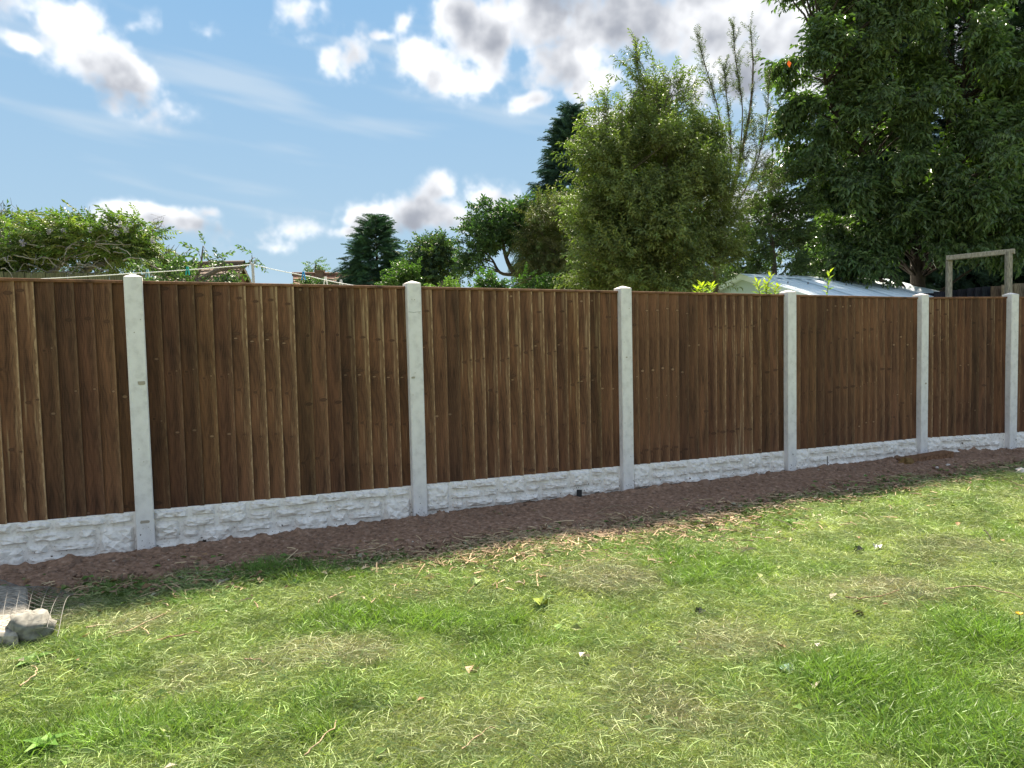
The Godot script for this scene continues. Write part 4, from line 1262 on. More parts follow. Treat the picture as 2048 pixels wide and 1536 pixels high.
	mb.tube(PackedVector3Array([Vector3.ZERO, at(505, 528, 7.8) - prop.position]), 0.016, 0.014, 10)
	part("shaft", mb.mesh(true), M.plain, prop)
	mb = MB.new()
	mb.col = Color(0.3, 0.3, 0.3)
	var tpp := at(505, 528, 7.8) - prop.position
	mb.tube(PackedVector3Array([tpp + Vector3(-0.03, 0.04, 0), tpp + Vector3(-0.012, 0, 0), tpp + Vector3(0.012, 0, 0), tpp + Vector3(0.03, 0.04, 0)]), 0.006, 0.006, 6)
	part("fork", mb.mesh(true), M.plain, prop)
	for q in [[295, 545, Color(0.22, 0.38, 0.46), "pale blue clothes peg on the washing line near the concrete post"], [375, 540, Color(0.02, 0.30, 0.28), "teal clothes peg on the washing line"], [607, 550, Color(0.03, 0.25, 0.52), "bright blue clothes peg on the washing line before the red roof"], [651, 560, Color(0.62, 0.63, 0.6), "white clothes peg on the washing line"], [682, 566, Color(0.5, 0.52, 0.52), "grey clothes peg lowest on the washing line"]]:
		var dep := 7.6 if q[0] > 500 else 7.55
		var p := at(q[0], q[1], dep)
		var peg := thing("clothes_peg", q[3], "clothes peg", p, 0.0, "clothes pegs on the washing line")
		for sd in [-1.0, 1.0]:
			mb = MB.new()
			mb.col = q[2]
			mb.cbox(Vector3(-0.006, -0.05, -0.006), Vector3(0.006, 0.035, 0.006), 0.002, Transform3D(Basis(Vector3(0, 0, 1), sd * 0.16), Vector3(sd * 0.009, 0, 0)))
			part("arm", mb.mesh(), M.plain, peg)
		mb = MB.new()
		mb.col = Color(0.5, 0.5, 0.5)
		mb.tube(PackedVector3Array([Vector3(-0.012, 0.004, 0), Vector3(0.012, 0.004, 0)]), 0.006, 0.006, 6)
		part("spring", mb.mesh(true), M.plain, peg)

	# laurel shoots close behind the fence
	var shoot_labels := ["low tuft of yellow-green laurel leaves before the shed gable", "bright yellow-green laurel shoots beside a concrete post", "single tall laurel shoot in front of the shed roof"]
	var sets := [[[1408, 596, 1404, 570], [1420, 596, 1424, 572], [1398, 598, 1395, 578]], [[1530, 600, 1541, 551], [1522, 600, 1513, 563], [1545, 600, 1556, 572], [1535, 600, 1530, 566]], [[1652, 605, 1659, 546]]]
	for k in 3:
		var gp := foot(sets[k][0][0], 8.15)
		var sh := thing("laurel_shoot", shoot_labels[k], "plant", gp, 0.0, "laurel shoots behind the fence")
		var st := MB.new()
		var lv := MB.new()
		st.col = Color(0.12, 0.16, 0.05)
		for q in sets[k]:
			var b := at(q[0], q[1], 8.15) - gp; var t := at(q[2], q[3], 8.15) - gp
			st.tube(PackedVector3Array([Vector3(b.x, 0, b.z), b, b.lerp(t, 0.6) + jitv(0.008), t]), 0.007, 0.003, 6)
			var n := 13 if k < 2 else 11
			for j in n:
				var s := j / float(n - 1)
				var a := j * 2.4 + k
				lv.col = Color(0.24, 0.34, 0.05).lerp(Color(0.50, 0.54, 0.06), clampf(s * 1.2 - 0.1, 0, 1) if k < 2 else clampf(s * 2.4 - 1.4, 0, 1)) * rng.randf_range(0.85, 1.15)
				leaf(lv, b.lerp(t, 0.25 + 0.75 * s), Vector3(cos(a), 0.5 + 0.9 * s, sin(a)), Vector3(-sin(a), 0.1, cos(a)), rng.randf_range(0.06, 0.1), rng.randf_range(0.024, 0.032), 0.4, 0.15)
		part("stem", st.mesh(true), M.plain, sh)
		tag(part("leaves", lv.mesh(), M.leaf, sh), "", "", "", "stuff")

func house(called: String, label: String, ra: Vector3, rb: Vector3, depth: float, col: Color, chimney: bool) -> void:
	var base := Vector3(ra.x, -0.15, ra.z)
	var h := thing(called, label, "house", base)
	var dir := (rb - ra)
	dir.y = 0
	var L := dir.length()
	dir = dir.normalized()
	var out := Vector3(-dir.z, 0, dir.x)
	if out.z < 0: out = -out
	var a := ra - base
	var run := 3.2
	var fall := 2.3
	var roof := Node3D.new()
	roof.name = "roof"
	h.add_child(roof)
	for side in [1.0, -1.0]:
		for c in 16:
			var mb := MB.new()
			var t0 := c / 16.0; var t1 := (c + 1.12) / 16.0
			var p0: Vector3 = a + out * side * run * t0 - Vector3(0, fall * t0, 0)
			var p1: Vector3 = a + out * side * run * t1 - Vector3(0, fall * t1 - 0.045, 0)
			var n := int(L / 0.3)
			for k in n:
				mb.col = col * rng.randf_range(0.65, 1.25)
				var x0 := L * k / n; var x1 := L * (k + 1) / n - 0.015
				var up := Vector3(0, 0.012 * (k % 2), 0)
				mb.face(p0 + dir * x0 + up, p0 + dir * x1 + up, p1 + dir * x1 + up, p1 + dir * x0 + up)
				mb.face(p1 + dir * x0 + up, p1 + dir * x1 + up, p1 + dir * x1 - Vector3(0, 0.05, 0), p1 + dir * x0 - Vector3(0, 0.05, 0))
			part("tile_course", mb.mesh(), M.tile, roof)
	var rb2 := MB.new()
	rb2.col = col * 0.9
	rb2.tube(PackedVector3Array([a - dir * 0.05 + Vector3(0, 0.02, 0), a + dir * L * 0.5 + Vector3(0, 0.02, 0), a + dir * (L + 0.05) + Vector3(0, 0.02, 0)]), 0.11, 0.11, 8)
	part("ridge", rb2.mesh(true), M.tile, roof)
	var wall := MB.new()
	wall.col = Color(0.26, 0.14, 0.10)
	for e in [0.15, L - 0.15]:
		var g0: Vector3 = a + dir * e - Vector3(0, 0.12, 0)
		var g1: Vector3 = g0 + out * (run - 0.3) - Vector3(0, fall * (run - 0.3) / run, 0)
		var g2: Vector3 = g0 - out * (run - 0.3) - Vector3(0, fall * (run - 0.3) / run, 0)
		wall.tri(wall.p(g0), wall.p(g1), wall.p(g2))
		wall.face(g1, g2, Vector3(g2.x, 0, g2.z), Vector3(g1.x, 0, g1.z))
	for side in [1.0, -1.0]:
		var q0: Vector3 = a + dir * 0.15 + out * side * (run - 0.3) - Vector3(0, fall * (run - 0.3) / run + 0.12, 0)
		var q1: Vector3 = q0 + dir * (L - 0.3)
		wall.face(q0, q1, Vector3(q1.x, 0, q1.z), Vector3(q0.x, 0, q0.z))
	part("wall", wall.mesh(), M.tile, h)
	for e in [0.0, L]:
		var vb := MB.new()
		vb.col = Color(0.2, 0.16, 0.13)
		for side in [1.0, -1.0]:
			var v0: Vector3 = a + dir * e - Vector3(0, 0.02, 0)
			var v1: Vector3 = v0 + out * side * run - Vector3(0, fall, 0)
			vb.face(v0, v1, v1 - Vector3(0, 0.16, 0), v0 - Vector3(0, 0.16, 0))
		part("verge_board", vb.mesh(), M.plain, h)
	if chimney:
		var st := MB.new()
		st.col = Color(0.17, 0.12, 0.085)
		var c := at(640, 556, depth + 0.4) - base
		st.box(c + Vector3(-0.2, -1.2, -0.2), c + Vector3(0.2, 0.32, 0.2))
		st.box(c + Vector3(-0.24, 0.321, -0.24), c + Vector3(0.24, 0.4, 0.24))
		part("chimney", st.mesh(), M.tile, h)

# ------------------------------------------------------------------ grass and litter
func blade(mb: MB, root: Vector3, dir: Vector3, l: float, w: float, bend: float, segs := 3) -> void:
	var d := dir.normalized()
	var side := d.cross(Vector3(jit(1), 0.15, jit(1))).normalized()
	var flat := Vector3(d.x, 0, d.z)
	if flat.length() < 0.05: flat = Vector3(jit(1), 0, jit(1))
	flat = flat.normalized()
	var p := root
	var a := mb.p(p - side * w * 0.5); var b := mb.p(p + side * w * 0.5)
	for k in segs:
		var t := (k + 1) / float(segs)
		p += d * l / segs
		d = (d + (flat * 0.7 - Vector3(0, 0.75, 0)) * bend / segs).normalized()
		if k == segs - 1:
			mb.tri(a, b, mb.p(p))
		else:
			var ww := w * (1.0 - 0.35 * t)
			var e := mb.p(p - side * ww * 0.5); var f := mb.p(p + side * ww * 0.5)
			mb.quad(a, b, f, e)
			a = e; b = f

func tuft(kind: int) -> ArrayMesh:          # a hand's breadth of turf
	var mb := MB.new()
	match kind:
		0:                                # long lush
			for j in 13:
				var o := Vector3(jit(0.085), -0.01, jit(0.085))
				var lean := Vector3(jit(0.5), 0, jit(0.5))
				var hue := Color(1, 1, 1).lerp(Color(1.35, 1.15, 1.3), rng.randf()) * rng.randf_range(0.8, 1.15)
				for k in 10:
					mb.col = hue * rng.randf_range(0.7, 1.3)
					blade(mb, o + Vector3(jit(0.018), 0, jit(0.018)), Vector3(jit(0.5), 1.0, jit(0.5)) + lean, rng.randf_range(0.05, 0.12), rng.randf_range(0.0024, 0.004), rng.randf_range(0.3, 1.6))
		1:                                # mown short
			for j in 15:
				var o := Vector3(jit(0.085), -0.008, jit(0.085))
				var hue := Color(1, 1, 1).lerp(Color(1.4, 1.2, 1.4), rng.randf()) * rng.randf_range(0.8, 1.15)
				for k in 11:
					mb.col = hue * rng.randf_range(0.65, 1.35)
					blade(mb, o + Vector3(jit(0.026), 0, jit(0.026)), Vector3(jit(0.9), 0.75, jit(0.9)), rng.randf_range(0.03, 0.075), rng.randf_range(0.002, 0.0034), rng.randf_range(0.5, 1.9), 3)
		2:                                # cut blades lying about
			for j in 16:
				var o := Vector3(jit(0.09), 0, jit(0.09))
				var hue := Color(1, 1, 1).lerp(Color(0.8, 1.0, 0.75), rng.randf()) * rng.randf_range(0.75, 1.2)
				for k in 7:
					mb.col = hue * rng.randf_range(0.6, 1.35)
					blade(mb, o + Vector3(jit(0.035), rng.randf_range(0.004, 0.04), jit(0.035)), Vector3(jit(1), rng.randf_range(-0.2, 0.35), jit(1)), rng.randf_range(0.03, 0.08), rng.randf_range(0.0014, 0.0027), rng.randf_range(-0.9, 1.1), 4)
		3:                                # broad weed leaves
			for k in 6:
				var a := k * 1.05 + jit(0.3)
				mb.col = Color(1, 1, 1) * rng.randf_range(0.8, 1.2)
				leaf(mb, Vector3(0, 0.0, 0), Vector3(cos(a), rng.randf_range(0.25, 0.9), sin(a)), Vector3(-sin(a), 0, cos(a)), rng.randf_range(0.035, 0.065), rng.randf_range(0.016, 0.028), 0.3, 0.35)
	return mb.mesh()

var patches := []
func patch(px: float, py: float, rx: float, ry: float, v: float) -> void:
	var p := on_ground(px, py, -0.03)
	var dep := -p.z
	patches.append([p.x, p.z, rx * dep / F, ry * dep * dep / F / 1.39, v])

func lushness(x: float, z: float) -> float:
	var s := wide.get_noise_2d(x * 1.9 + 50.0, z * 1.9) * 0.55 + wide.get_noise_2d(x * 6.0, z * 6.0 + 9.0) * 0.28
	for q in patches:
		var a: float = (x - q[0]) / q[2]; var b: float = (z - q[1]) / q[3]
		var d := a * a + b * b
		if d < 4.0: s += q[4] * exp(-d)
	return s

func lawn_here(x: float, z: float) -> float:       # how far inside the lawn, metres
	var f := to_fence(Vector3(x, 0, z))
	return f.y - soil_edge(f.x)

func build_grass() -> void:
	for q in [[700, 1310, 100, 40, -0.9], [1215, 1165, 95, 30, -1.0], [1770, 1185, 120, 26, -1.0], [1480, 1290, 190, 40, -0.55], [1380, 1440, 220, 60, -0.6], [900, 1500, 190, 40, -0.5], [430, 1350, 140, 40, -0.3], [1900, 1110, 140, 40, -0.4], [250, 1260, 120, 30, -0.3], [1050, 1400, 150, 40, -0.3], [120, 1230, 90, 30, -0.6],
			[1900, 1440, 250, 110, 1.1], [1960, 1290, 120, 45, 0.9], [1680, 1380, 120, 50, 0.5], [560, 1155, 110, 22, 0.9], [720, 1245, 220, 36, 0.6], [1000, 1280, 160, 50, 0.5], [80, 1490, 150, 60, 0.8], [1330, 1110, 110, 26, 0.5], [1450, 1150, 110, 30, 0.6], [400, 1470, 120, 40, 0.5], [1120, 1180, 60, 20, 0.3], [620, 1400, 60, 24, 0.4]]:
		patch(q[0], q[1], q[2], q[3], q[4])
	var heaps := [Heap.new(), Heap.new(), Heap.new(), Heap.new()]
	var straws := Heap.new()
	var lush := Color(0.145, 0.265, 0.05)
	var mid := Color(0.215, 0.325, 0.088)
	var pale := Color(0.385, 0.455, 0.205)
	var dead := Color(0.45, 0.42, 0.285)
	var tries := 16500
	for k in tries:
		var dep := sqrt(rng.randf_range(1.75 * 1.75, 8.6 * 8.6))
		if rng.randf() < 0.45: dep = rng.randf_range(1.75, 5.0)
		var x := rng.randf_range(-1.0, 1.0) * (dep * 0.70 + 0.75)
		var z := -dep
		var ins := lawn_here(x, z) + wide.get_noise_2d(x * 5.0, z * 5.0) * 0.13
		if ins < -0.06: continue
		if ins < 0.14 and rng.randf() > (ins + 0.06) / 0.2 * 0.8: continue
		var y := ground_y(x, z)
		var l := lushness(x, z)
		var t := Transform3D(Basis(Vector3.UP, rng.randf() * TAU) * Basis(Vector3.RIGHT, jit(0.12)), Vector3(x, y, z))
		var r := rng.randf()
		var far := 1.0 + maxf(0.0, dep - 3.5) * 0.10
		var tone := rng.randf_range(0.62, 1.25) * (1.0 + 0.35 * wide.get_noise_2d(x * 13.0, z * 13.0 + 77.0))
		var hue := clampf(l * 0.8 + 0.35 + jit(0.25), 0.0, 1.0)
		if l > 0.0 + 0.75 * rng.randf() and r < 0.52:
			var s := (0.6 + 0.55 * clampf(l, 0, 1)) * rng.randf_range(0.7, 1.25)
			t.basis = t.basis * Basis.from_scale(Vector3(far, 1, far) * s)
			heaps[0].put(t, mid.lerp(lush, hue) * tone)
		elif l > -0.5 + jit(0.2) and r < 0.76:
			t.basis = t.basis * Basis.from_scale(Vector3(far, 1, far) * rng.randf_range(0.75, 1.25))
			heaps[1].put(t, pale.lerp(mid, clampf(hue + 0.25, 0, 1)).lerp(lush, clampf(hue - 0.5, 0, 0.6)) * tone)
		elif r < 0.89 or l < -0.3:
			t.basis = t.basis * Basis.from_scale(Vector3(far, 1, far) * rng.randf_range(0.8, 1.3))
			straws.put(t, dead.lerp(pale, clampf(l * 0.7 + 0.75 + jit(0.3), 0, 1)).lerp(mid, clampf(0.35 + l * 0.5, 0.0, 0.6)) * tone)
		else:
			t.basis = t.basis * Basis.from_scale(Vector3.ONE * rng.randf_range(0.5, 1.15))
			heaps[3].put(t, Color(0.13, 0.22, 0.04) * tone)
	# scattered blades that have come up through the soil's edge
	for q in [[640, 1105], [780, 1045], [1000, 1030], [1060, 1022], [880, 1050], [268, 1118], [1108, 1050], [1880, 960], [1680, 960]]:
		for k in 2:
			var p := on_ground(q[0] + jit(12), q[1] + jit(4))
			heaps[1].put(Transform3D(Basis(Vector3.UP, rng.randf() * TAU) * Basis.from_scale(Vector3(0.2, 0.7, 0.2) * rng.randf_range(0.5, 1.0)), p), Color(0.16, 0.23, 0.06))
	tag(multi("long_grass", tuft(0), M.blade, heaps[0], self), "lush long green grass in patches of the lawn", "grass")
	tag(multi("mown_grass", tuft(1), M.blade, heaps[1], self), "short roughly mown grass covering the lawn", "grass")
	tag(multi("grass_clippings", tuft(2), M.straw, straws, self), "pale dried grass clippings strewn over the lawn", "clippings")
	tag(multi("lawn_weeds", tuft(3), M.leaf, heaps[3], self), "small broad-leaved weeds scattered in the lawn", "weeds")

	# straw, stalks and cut leaves along the edge of the soil
	var mb := MB.new()
	mb.tube(PackedVector3Array([Vector3(-0.5, 0, 0), Vector3(-0.1, 0.02, 0.015), Vector3(0.5, 0, -0.01)]), 0.028, 0.02, 4)
	var sticks := Heap.new()
	for k in 4200:
		var u := rng.randfn(2.7, 0.75) if rng.randf() < 0.6 else rng.randf_range(-0.6, 8.0)
		var e := soil_edge(u)
		var w := e + rng.randfn(0.12, 0.13) if rng.randf() < 0.8 else e + rng.randf_range(-0.3, 0.9)
		var p := fence_at(u, 0, w)
		p.y = lerpf(0.012, ground_y(p.x, p.z) + 0.03, clampf((w - e + 0.2) / 0.3, 0, 1)) + rng.randf_range(0, 0.012)
		var s := exp(rng.randfn(-2.75, 0.5))
		var c := Color(0.52, 0.40, 0.25).lerp(Color(0.26, 0.16, 0.10), rng.randf()) * rng.randf_range(0.6, 1.25)
		var th := 0.13 * rng.randf_range(0.5, 1.5)
		sticks.put(Transform3D(Basis(Vector3.UP, rng.randf() * TAU) * Basis(Vector3(0, 0, 1), jit(0.22)) * Basis.from_scale(Vector3(s, th, th)), p), c)
	tag(multi("straw_litter", mb.mesh(), M.plain, sticks, self), "loose straw and cut stalks along the soil edge", "straw")
	mb = MB.new()
	leaf(mb, Vector3(-0.5, 0, 0), Vector3(1, 0.12, 0), Vector3(0, 0.1, 1), 1.0, 0.62, 0.3, 0.15)
	var fall := Heap.new()
	for k in 1700:
		var u := rng.randf_range(-1.5, 8.0)
		var e := soil_edge(u)
		var w := e + rng.randfn(0.14, 0.17) if rng.randf() < 0.84 else e + rng.randf_range(0.0, 3.2)
		var p := fence_at(u, 0, w)
		p.y = lerpf(0.012, ground_y(p.x, p.z) + 0.035, clampf((w - e + 0.2) / 0.3, 0, 1)) + rng.randf_range(0, 0.01)
		var s := rng.randf_range(0.018, 0.065)
		var pick := rng.randf()
		var c := Color(0.10, 0.17, 0.04)
		if pick > 0.5: c = Color(0.22, 0.25, 0.10)
		if pick > 0.72: c = Color(0.24, 0.15, 0.08)
		if pick > 0.9: c = Color(0.30, 0.275, 0.20)
		fall.put(Transform3D(Basis(Vector3.UP, rng.randf() * TAU) * Basis(Vector3.RIGHT, jit(0.5)) * Basis(Vector3(0, 0, 1), jit(0.35)) * Basis.from_scale(Vector3.ONE * s), p), c * rng.randf_range(0.7, 1.2))
	tag(multi("leaf_litter", mb.mesh(), M.straw, fall, self), "cut green and brown leaves strewn on lawn and soil edge", "leaf litter")

# ------------------------------------------------------------------ small things on the ground
func curve_twig(pixels: Array, r: float, col: Color, label: String, lift := 0.03) -> void:
	var pts := PackedVector3Array()
	var b := on_ground(pixels[0][0], pixels[0][1], -0.02)
	for k in pixels.size() - 1:
		for s in 4:
			var t := s / 4.0
			var x := lerpf(pixels[k][0], pixels[k + 1][0], t); var y := lerpf(pixels[k][1], pixels[k + 1][1], t)
			var p := on_ground(x, y, -0.0)
			pts.append(p - b + Vector3(0, lift * (0.6 + 0.4 * sin(k + t)), 0) + jitv(0.004))
	pts.append(on_ground(pixels[-1][0], pixels[-1][1], 0.0) - b + Vector3(0, lift * 0.5, 0))
	var o := thing("twig", label, "twig", b, 0.0, "loose twigs on the lawn")
	var mb := MB.new()
	mb.col = col
	mb.tube(pts, r * 0.6, r * 0.3, 6, 0.15)
	part("stick", mb.mesh(true), M.bark, o)

func build_small() -> void:
	var tan := Color(0.42, 0.32, 0.21)
	curve_twig([[195, 1290], [260, 1272], [325, 1240], [340, 1228]], 0.0055, tan, "long pale twig lying by the rubble towards the soil")
	curve_twig([[312, 1288], [360, 1282], [402, 1273]], 0.006, Color(0.36, 0.22, 0.15), "straight reddish twig lying in the grass below the wire mesh")
	curve_twig([[40, 1382], [70, 1365], [75, 1350], [62, 1338]], 0.0055, tan * 1.1, "curled pale stalk in the grass near the rubble")
	curve_twig([[488, 1326], [505, 1330], [528, 1334]], 0.006, Color(0.40, 0.27, 0.2), "short pinkish twig beside the straw patch")
	curve_twig([[918, 1075], [932, 1085], [952, 1094], [965, 1100]], 0.005, tan, "bent pale stalk at the edge of the soil")
	curve_twig([[1190, 1033], [1212, 1023], [1236, 1018], [1262, 1020], [1280, 1015]], 0.005, tan, "long wavy stalk lying on the soil edge past the black peg")
	curve_twig([[1690, 1200], [1720, 1208], [1760, 1205], [1800, 1185]], 0.006, Color(0.28, 0.19, 0.12), "dark curved twig lying across the bare lawn patch")
	curve_twig([[1890, 1185], [1950, 1182], [2010, 1195], [2046, 1204]], 0.006, tan * 0.9, "long thin twig lying in the straw-coloured grass")
	curve_twig([[1970, 1070], [1978, 1085], [1982, 1092]], 0.006, Color(0.06, 0.05, 0.04), "short blackened twig near the dry soil patch", 0.05)
	curve_twig([[608, 1520], [640, 1500], [668, 1470], [672, 1450]], 0.005, tan, "forked pale stem lying in the short grass")
	curve_twig([[925, 1510], [955, 1490], [990, 1465]], 0.005, tan, "straight pale stem lying among cut clippings")
	curve_twig([[2020, 965], [2048, 978], [2070, 986]], 0.006, Color(0.12, 0.09, 0.07), "dark stick lying on the dry soil patch", 0.02)

	# sheet of wire mesh over rubble
	var o := on_ground(60, 1250)
	var sheet := thing("wire_mesh", "bent sheet of galvanised wire mesh over broken concrete", "wire mesh", o)
	var corner := [on_ground(-110, 1150, 0.02), on_ground(148, 1184, 0.03), on_ground(118, 1262, 0.06), on_ground(-150, 1245, 0.06)]
	var grid := func(s: float, t: float) -> Vector3:
		var p: Vector3 = corner[0].lerp(corner[1], s).lerp(corner[3].lerp(corner[2], s), t)
		return p - o + Vector3(0, 0.10 * sin(clampf(t, 0, 1) * PI) * (0.75 + 0.3 * sin(s * 5.0)) + 0.012 * sin(s * 17.0 + t * 5.0), 0.0)
	for k in 17:
		var mb := MB.new()
		var pts := PackedVector3Array()
		for s in 22: pts.append(grid.call(s / 21.0, k / 16.0))
		mb.tube(pts, 0.001, 0.001, 5)
		part("wire", mb.mesh(true), M.wire, sheet)
	for k in 13:
		var mb := MB.new()
		var pts := PackedVector3Array()
		for s in 14: pts.append(grid.call(k / 12.0, s / 13.0 * (1.1 if k == 12 else 1.0)) + Vector3(0, 0.003, 0))
		mb.tube(pts, 0.0012, 0.0012, 5)
		part("wire", mb.mesh(true), M.wire, sheet)
	var sl := thing("concrete_slab", "pale broken concrete slab lying under the wire mesh", "concrete slab", on_ground(5, 1270))
	var mbs := MB.new()
	mbs.col = Color(0.38, 0.35, 0.30)
	var sa := on_ground(-120, 1290) - sl.position; var sb := on_ground(36, 1290) - sl.position; var sc := on_ground(56, 1192) - sl.position; var sd := on_ground(-100, 1186) - sl.position
	var up := Vector3(0, 0.055, 0)
	var lowv := Vector3(0, -0.06, 0)
	var ring := [sa, sb, sb.lerp(sc, 0.5) + Vector3(0.03, 0, 0), sc, sc.lerp(sd, 0.4) + Vector3(0, 0, -0.02), sd]
	var mid := mbs.p((sa + sc) * 0.5 + up * 1.1)
	for k in ring.size():
		var p: Vector3 = ring[k]; var q: Vector3 = ring[(k + 1) % ring.size()]
		var pi := p.lerp((sa + sc) * 0.5, 0.05) + up; var qi := q.lerp((sa + sc) * 0.5, 0.05) + up
		mbs.tri(mid, mbs.p(pi), mbs.p(qi))
		mbs.face(pi, qi, q + up * 0.75, p + up * 0.75)
		mbs.face(p + up * 0.75, q + up * 0.75, q + lowv, p + lowv)
	part("slab", mbs.mesh(), M.old_stone, sl)
	var st := thing("stone_lump", "rounded lump of pale grey broken concrete", "stone", on_ground(62, 1272))
	mbs = MB.new()
	mbs.col = Color(0.25, 0.24, 0.215)
	rock(mbs, Vector3(0, 0.04, 0), Vector3(0.105, 0.08, 0.09), 14, 20, 0.16, 9)
	part("lump", mbs.mesh(true), M.old_stone, st)

	# half-buried block by the fifth post, peg, stake, stones
	var bp := on_ground(1850, 922)
	var bl := thing("buried_block", "half-buried orange-brown brick block with broken end", "brick", bp, PHI)
	mbs = MB.new()
	mbs.col = Color(0.24, 0.13, 0.075)
	mbs.cbox(Vector3(-0.34, -0.1, -0.09), Vector3(0.40, 0.062, 0.05), 0.012, Transform3D(Basis(Vector3(0, 0, 1), 0.03), Vector3.ZERO))
	part("block", mbs.mesh(), M.old_stone, bl)
	mbs = MB.new()
	mbs.col = Color(0.25, 0.15, 0.06)
	rock(mbs, Vector3(-0.33, -0.01, 0.02), Vector3(0.10, 0.075, 0.07), 6, 9, 0.3, 14)
	part("broken_end", mbs.mesh(), M.old_stone, bl)
	var pg := thing("black_peg", "small square black peg standing against the gravel board", "peg", on_ground(1158, 997))
	mbs = MB.new()
	mbs.col = Color(0.03, 0.03, 0.03)
	mbs.cbox(Vector3(-0.022, -0.03, -0.012), Vector3(0.022, 0.075, 0.012), 0.004, Transform3D(Basis(Vector3(0, 0, 1), -0.06), Vector3.ZERO))
	part("stub", mbs.mesh(), M.plain, pg)
	var sk := thing("thin_stake", "thin dark stake standing in the soil before the gravel board", "stake", on_ground(1655, 938))
	mbs = MB.new()
	mbs.col = Color(0.035, 0.03, 0.025)
	mbs.tube(PackedVector3Array([Vector3(0, -0.05, 0), Vector3(-0.003, 0.13, 0)]), 0.005, 0.004, 6)
	part("stick", mbs.mesh(true), M.plain, sk)
	for q in [[2042, 945, 0.05, "pale stone on the dry soil at the fence end"], [1874, 936, 0.018, "small white stone before the buried block"], [1896, 931, 0.02, "cream stone flake beside the buried block"], [612, 1052, 0.018, "dark clod leaning on the gravel board"], [412, 1083, 0.022, "black clod stuck at the foot of the gravel board"]]:
		var s := thing("stone", q[3], "stone", on_ground(q[0], q[1], 0.01))
		mbs = MB.new()
		mbs.col = Color(0.55, 0.50, 0.46) if q[0] > 1800 else Color(0.04, 0.035, 0.03)
		rock(mbs, Vector3(0, q[2] * 0.3, 0), Vector3(q[2], q[2] * 0.6, q[2] * 0.8), 6, 9, 0.3, int(q[0]))
		part("lump", mbs.mesh(), M.plain, s)
	for q in [[1758, 1093, 0.05, Color(0.6, 0.6, 0.6), "scrap of white paper lying in the grass"], [858, 1158, 0.06, Color(0.45, 0.33, 0.2), "curled tan leaf at the edge of the soil"], [1715, 1226, 0.05, Color(0.05, 0.045, 0.03), "dark curled leaf in the pale grass"], [1078, 1204, 0.08, Color(0.16, 0.21, 0.03), "long olive-green cut leaf in the grass"], [940, 1340, 0.055, Color(0.34, 0.24, 0.17), "crumpled brown leaf on the short grass"], [1568, 1340, 0.06, Color(0.25, 0.36, 0.30), "pale blue-green leaf lying in the grass"], [1405, 1224, 0.05, Color(0.045, 0.05, 0.04), "black shrivelled leaf lying on the lawn"], [1635, 1290, 0.03, Color(0.5, 0.45, 0.42), "pinkish leaf scrap on the lawn"], [1165, 1310, 0.04, Color(0.5, 0.47, 0.4), "cream leaf scrap on the lawn"], [575, 1140, 0.06, Color(0.4, 0.32, 0.2), "tan curled leaf in the green edge grass"], [1722, 1100, 0.06, Color(0.04, 0.042, 0.045), "dark shrivelled plant remnant beside the paper scrap"], [590, 1168, 0.06, Color(0.15, 0.24, 0.10), "broad cut green leaf at the soil edge"], [955, 1163, 0.06, Color(0.24, 0.32, 0.14), "pale green broad leaf among straw"]]:
		var p := on_ground(q[0], q[1], ground_y(0, -4) + 0.045)
		var s := thing("fallen_leaf" if not "paper" in q[4] else "paper_scrap", q[4], "leaf" if not "paper" in q[4] else "paper", p, rng.randf() * TAU, "single leaves lying on the lawn")
		mbs = MB.new()
		for k in 2:
			mbs.col = q[3] * (1.0 - 0.25 * k)
			leaf(mbs, Vector3(-q[2] * 0.6, 0.006 * k, 0.01 * k), Vector3(1, 0.3 - 0.4 * k, 0.3 * k), Vector3(0, 0.25, 1), q[2] * 1.3, q[2] * 0.8, 0.45, 0.3)
		part("blade", mbs.mesh(), M.straw, s)
	# green plantlet at the first post, yellow flower
	for q in [[272, 1112, "green seedling leaf at the foot of the post with smears", 0.045], [247, 1140, "pale green leaf lying on the bare soil", 0.03], [278, 1146, "pale green leaf pair on the bare soil edge", 0.03], [90, 1482, "broad dock leaves in long grass", 0.07], [62, 1318, "dandelion-like weed beside the rubble", 0.08], [1580, 1036, "small green leaf standing at the soil edge", 0.05]]:
		var s := thing("weed_plant", q[2], "weed", on_ground(q[0], q[1] + 8, 0.0))
		mbs = MB.new()
		for k in 5 if q[3] > 0.04 else 2:
			var a := k * 1.3 + 0.5
			mbs.col = Color(0.09, 0.18, 0.03) * rng.randf_range(0.85, 1.3)
			leaf(mbs, Vector3(0, -0.01, 0), Vector3(cos(a), 0.9, sin(a)), Vector3(-sin(a), 0, cos(a)), q[3] * rng.randf_range(0.9, 1.3), q[3] * 0.55, 0.3, 0.4)
		tag(part("leaves", mbs.mesh(), M.needle, s), "", "", "", "stuff")
	var fp := on_ground(2038, 1262, 0.03)
	var fl := thing("dandelion", "yellow dandelion flower in the long grass", "flower", fp)
	mbs = MB.new()
	mbs.col = Color(0.75, 0.42, 0.01)
	for k in 26:
		var a := k * 2.4
		leaf(mbs, Vector3(0, 0.075, 0), Vector3(cos(a), 0.25 + 0.5 * (k / 26.0), sin(a)), Vector3(-sin(a), 0, cos(a)), 0.018, 0.005, 0.1, 0.0)
	part("flower_head", mbs.mesh(), M.leaf, fl)
	mbs = MB.new()
	mbs.col = Color(0.1, 0.16, 0.05)
	mbs.tube(PackedVector3Array([Vector3(0, -0.06, 0), Vector3(0.005, 0.01, 0), Vector3(0, 0.075, 0)]), 0.002, 0.002, 5)
	part("stem", mbs.mesh(true), M.plain, fl)

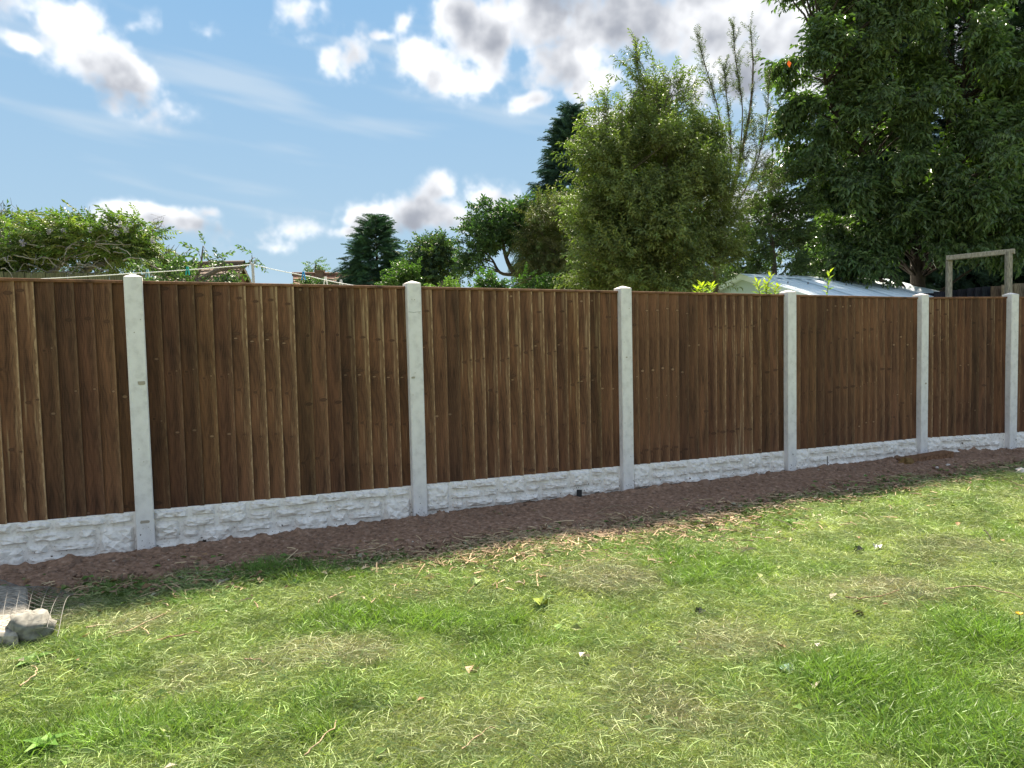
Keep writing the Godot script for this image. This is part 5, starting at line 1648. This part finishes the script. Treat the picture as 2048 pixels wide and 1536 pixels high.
func _ready() -> void:
	rng.seed = 12345
	setup()
	make_materials()
	M.old_stone = M.old_wood.duplicate()
	M.old_stone.uv1_scale = Vector3(3.1, 3.1, 3.1)
	build_ground()
	build_fence()
	build_trees()
	build_beyond()
	build_grass()
	build_small()
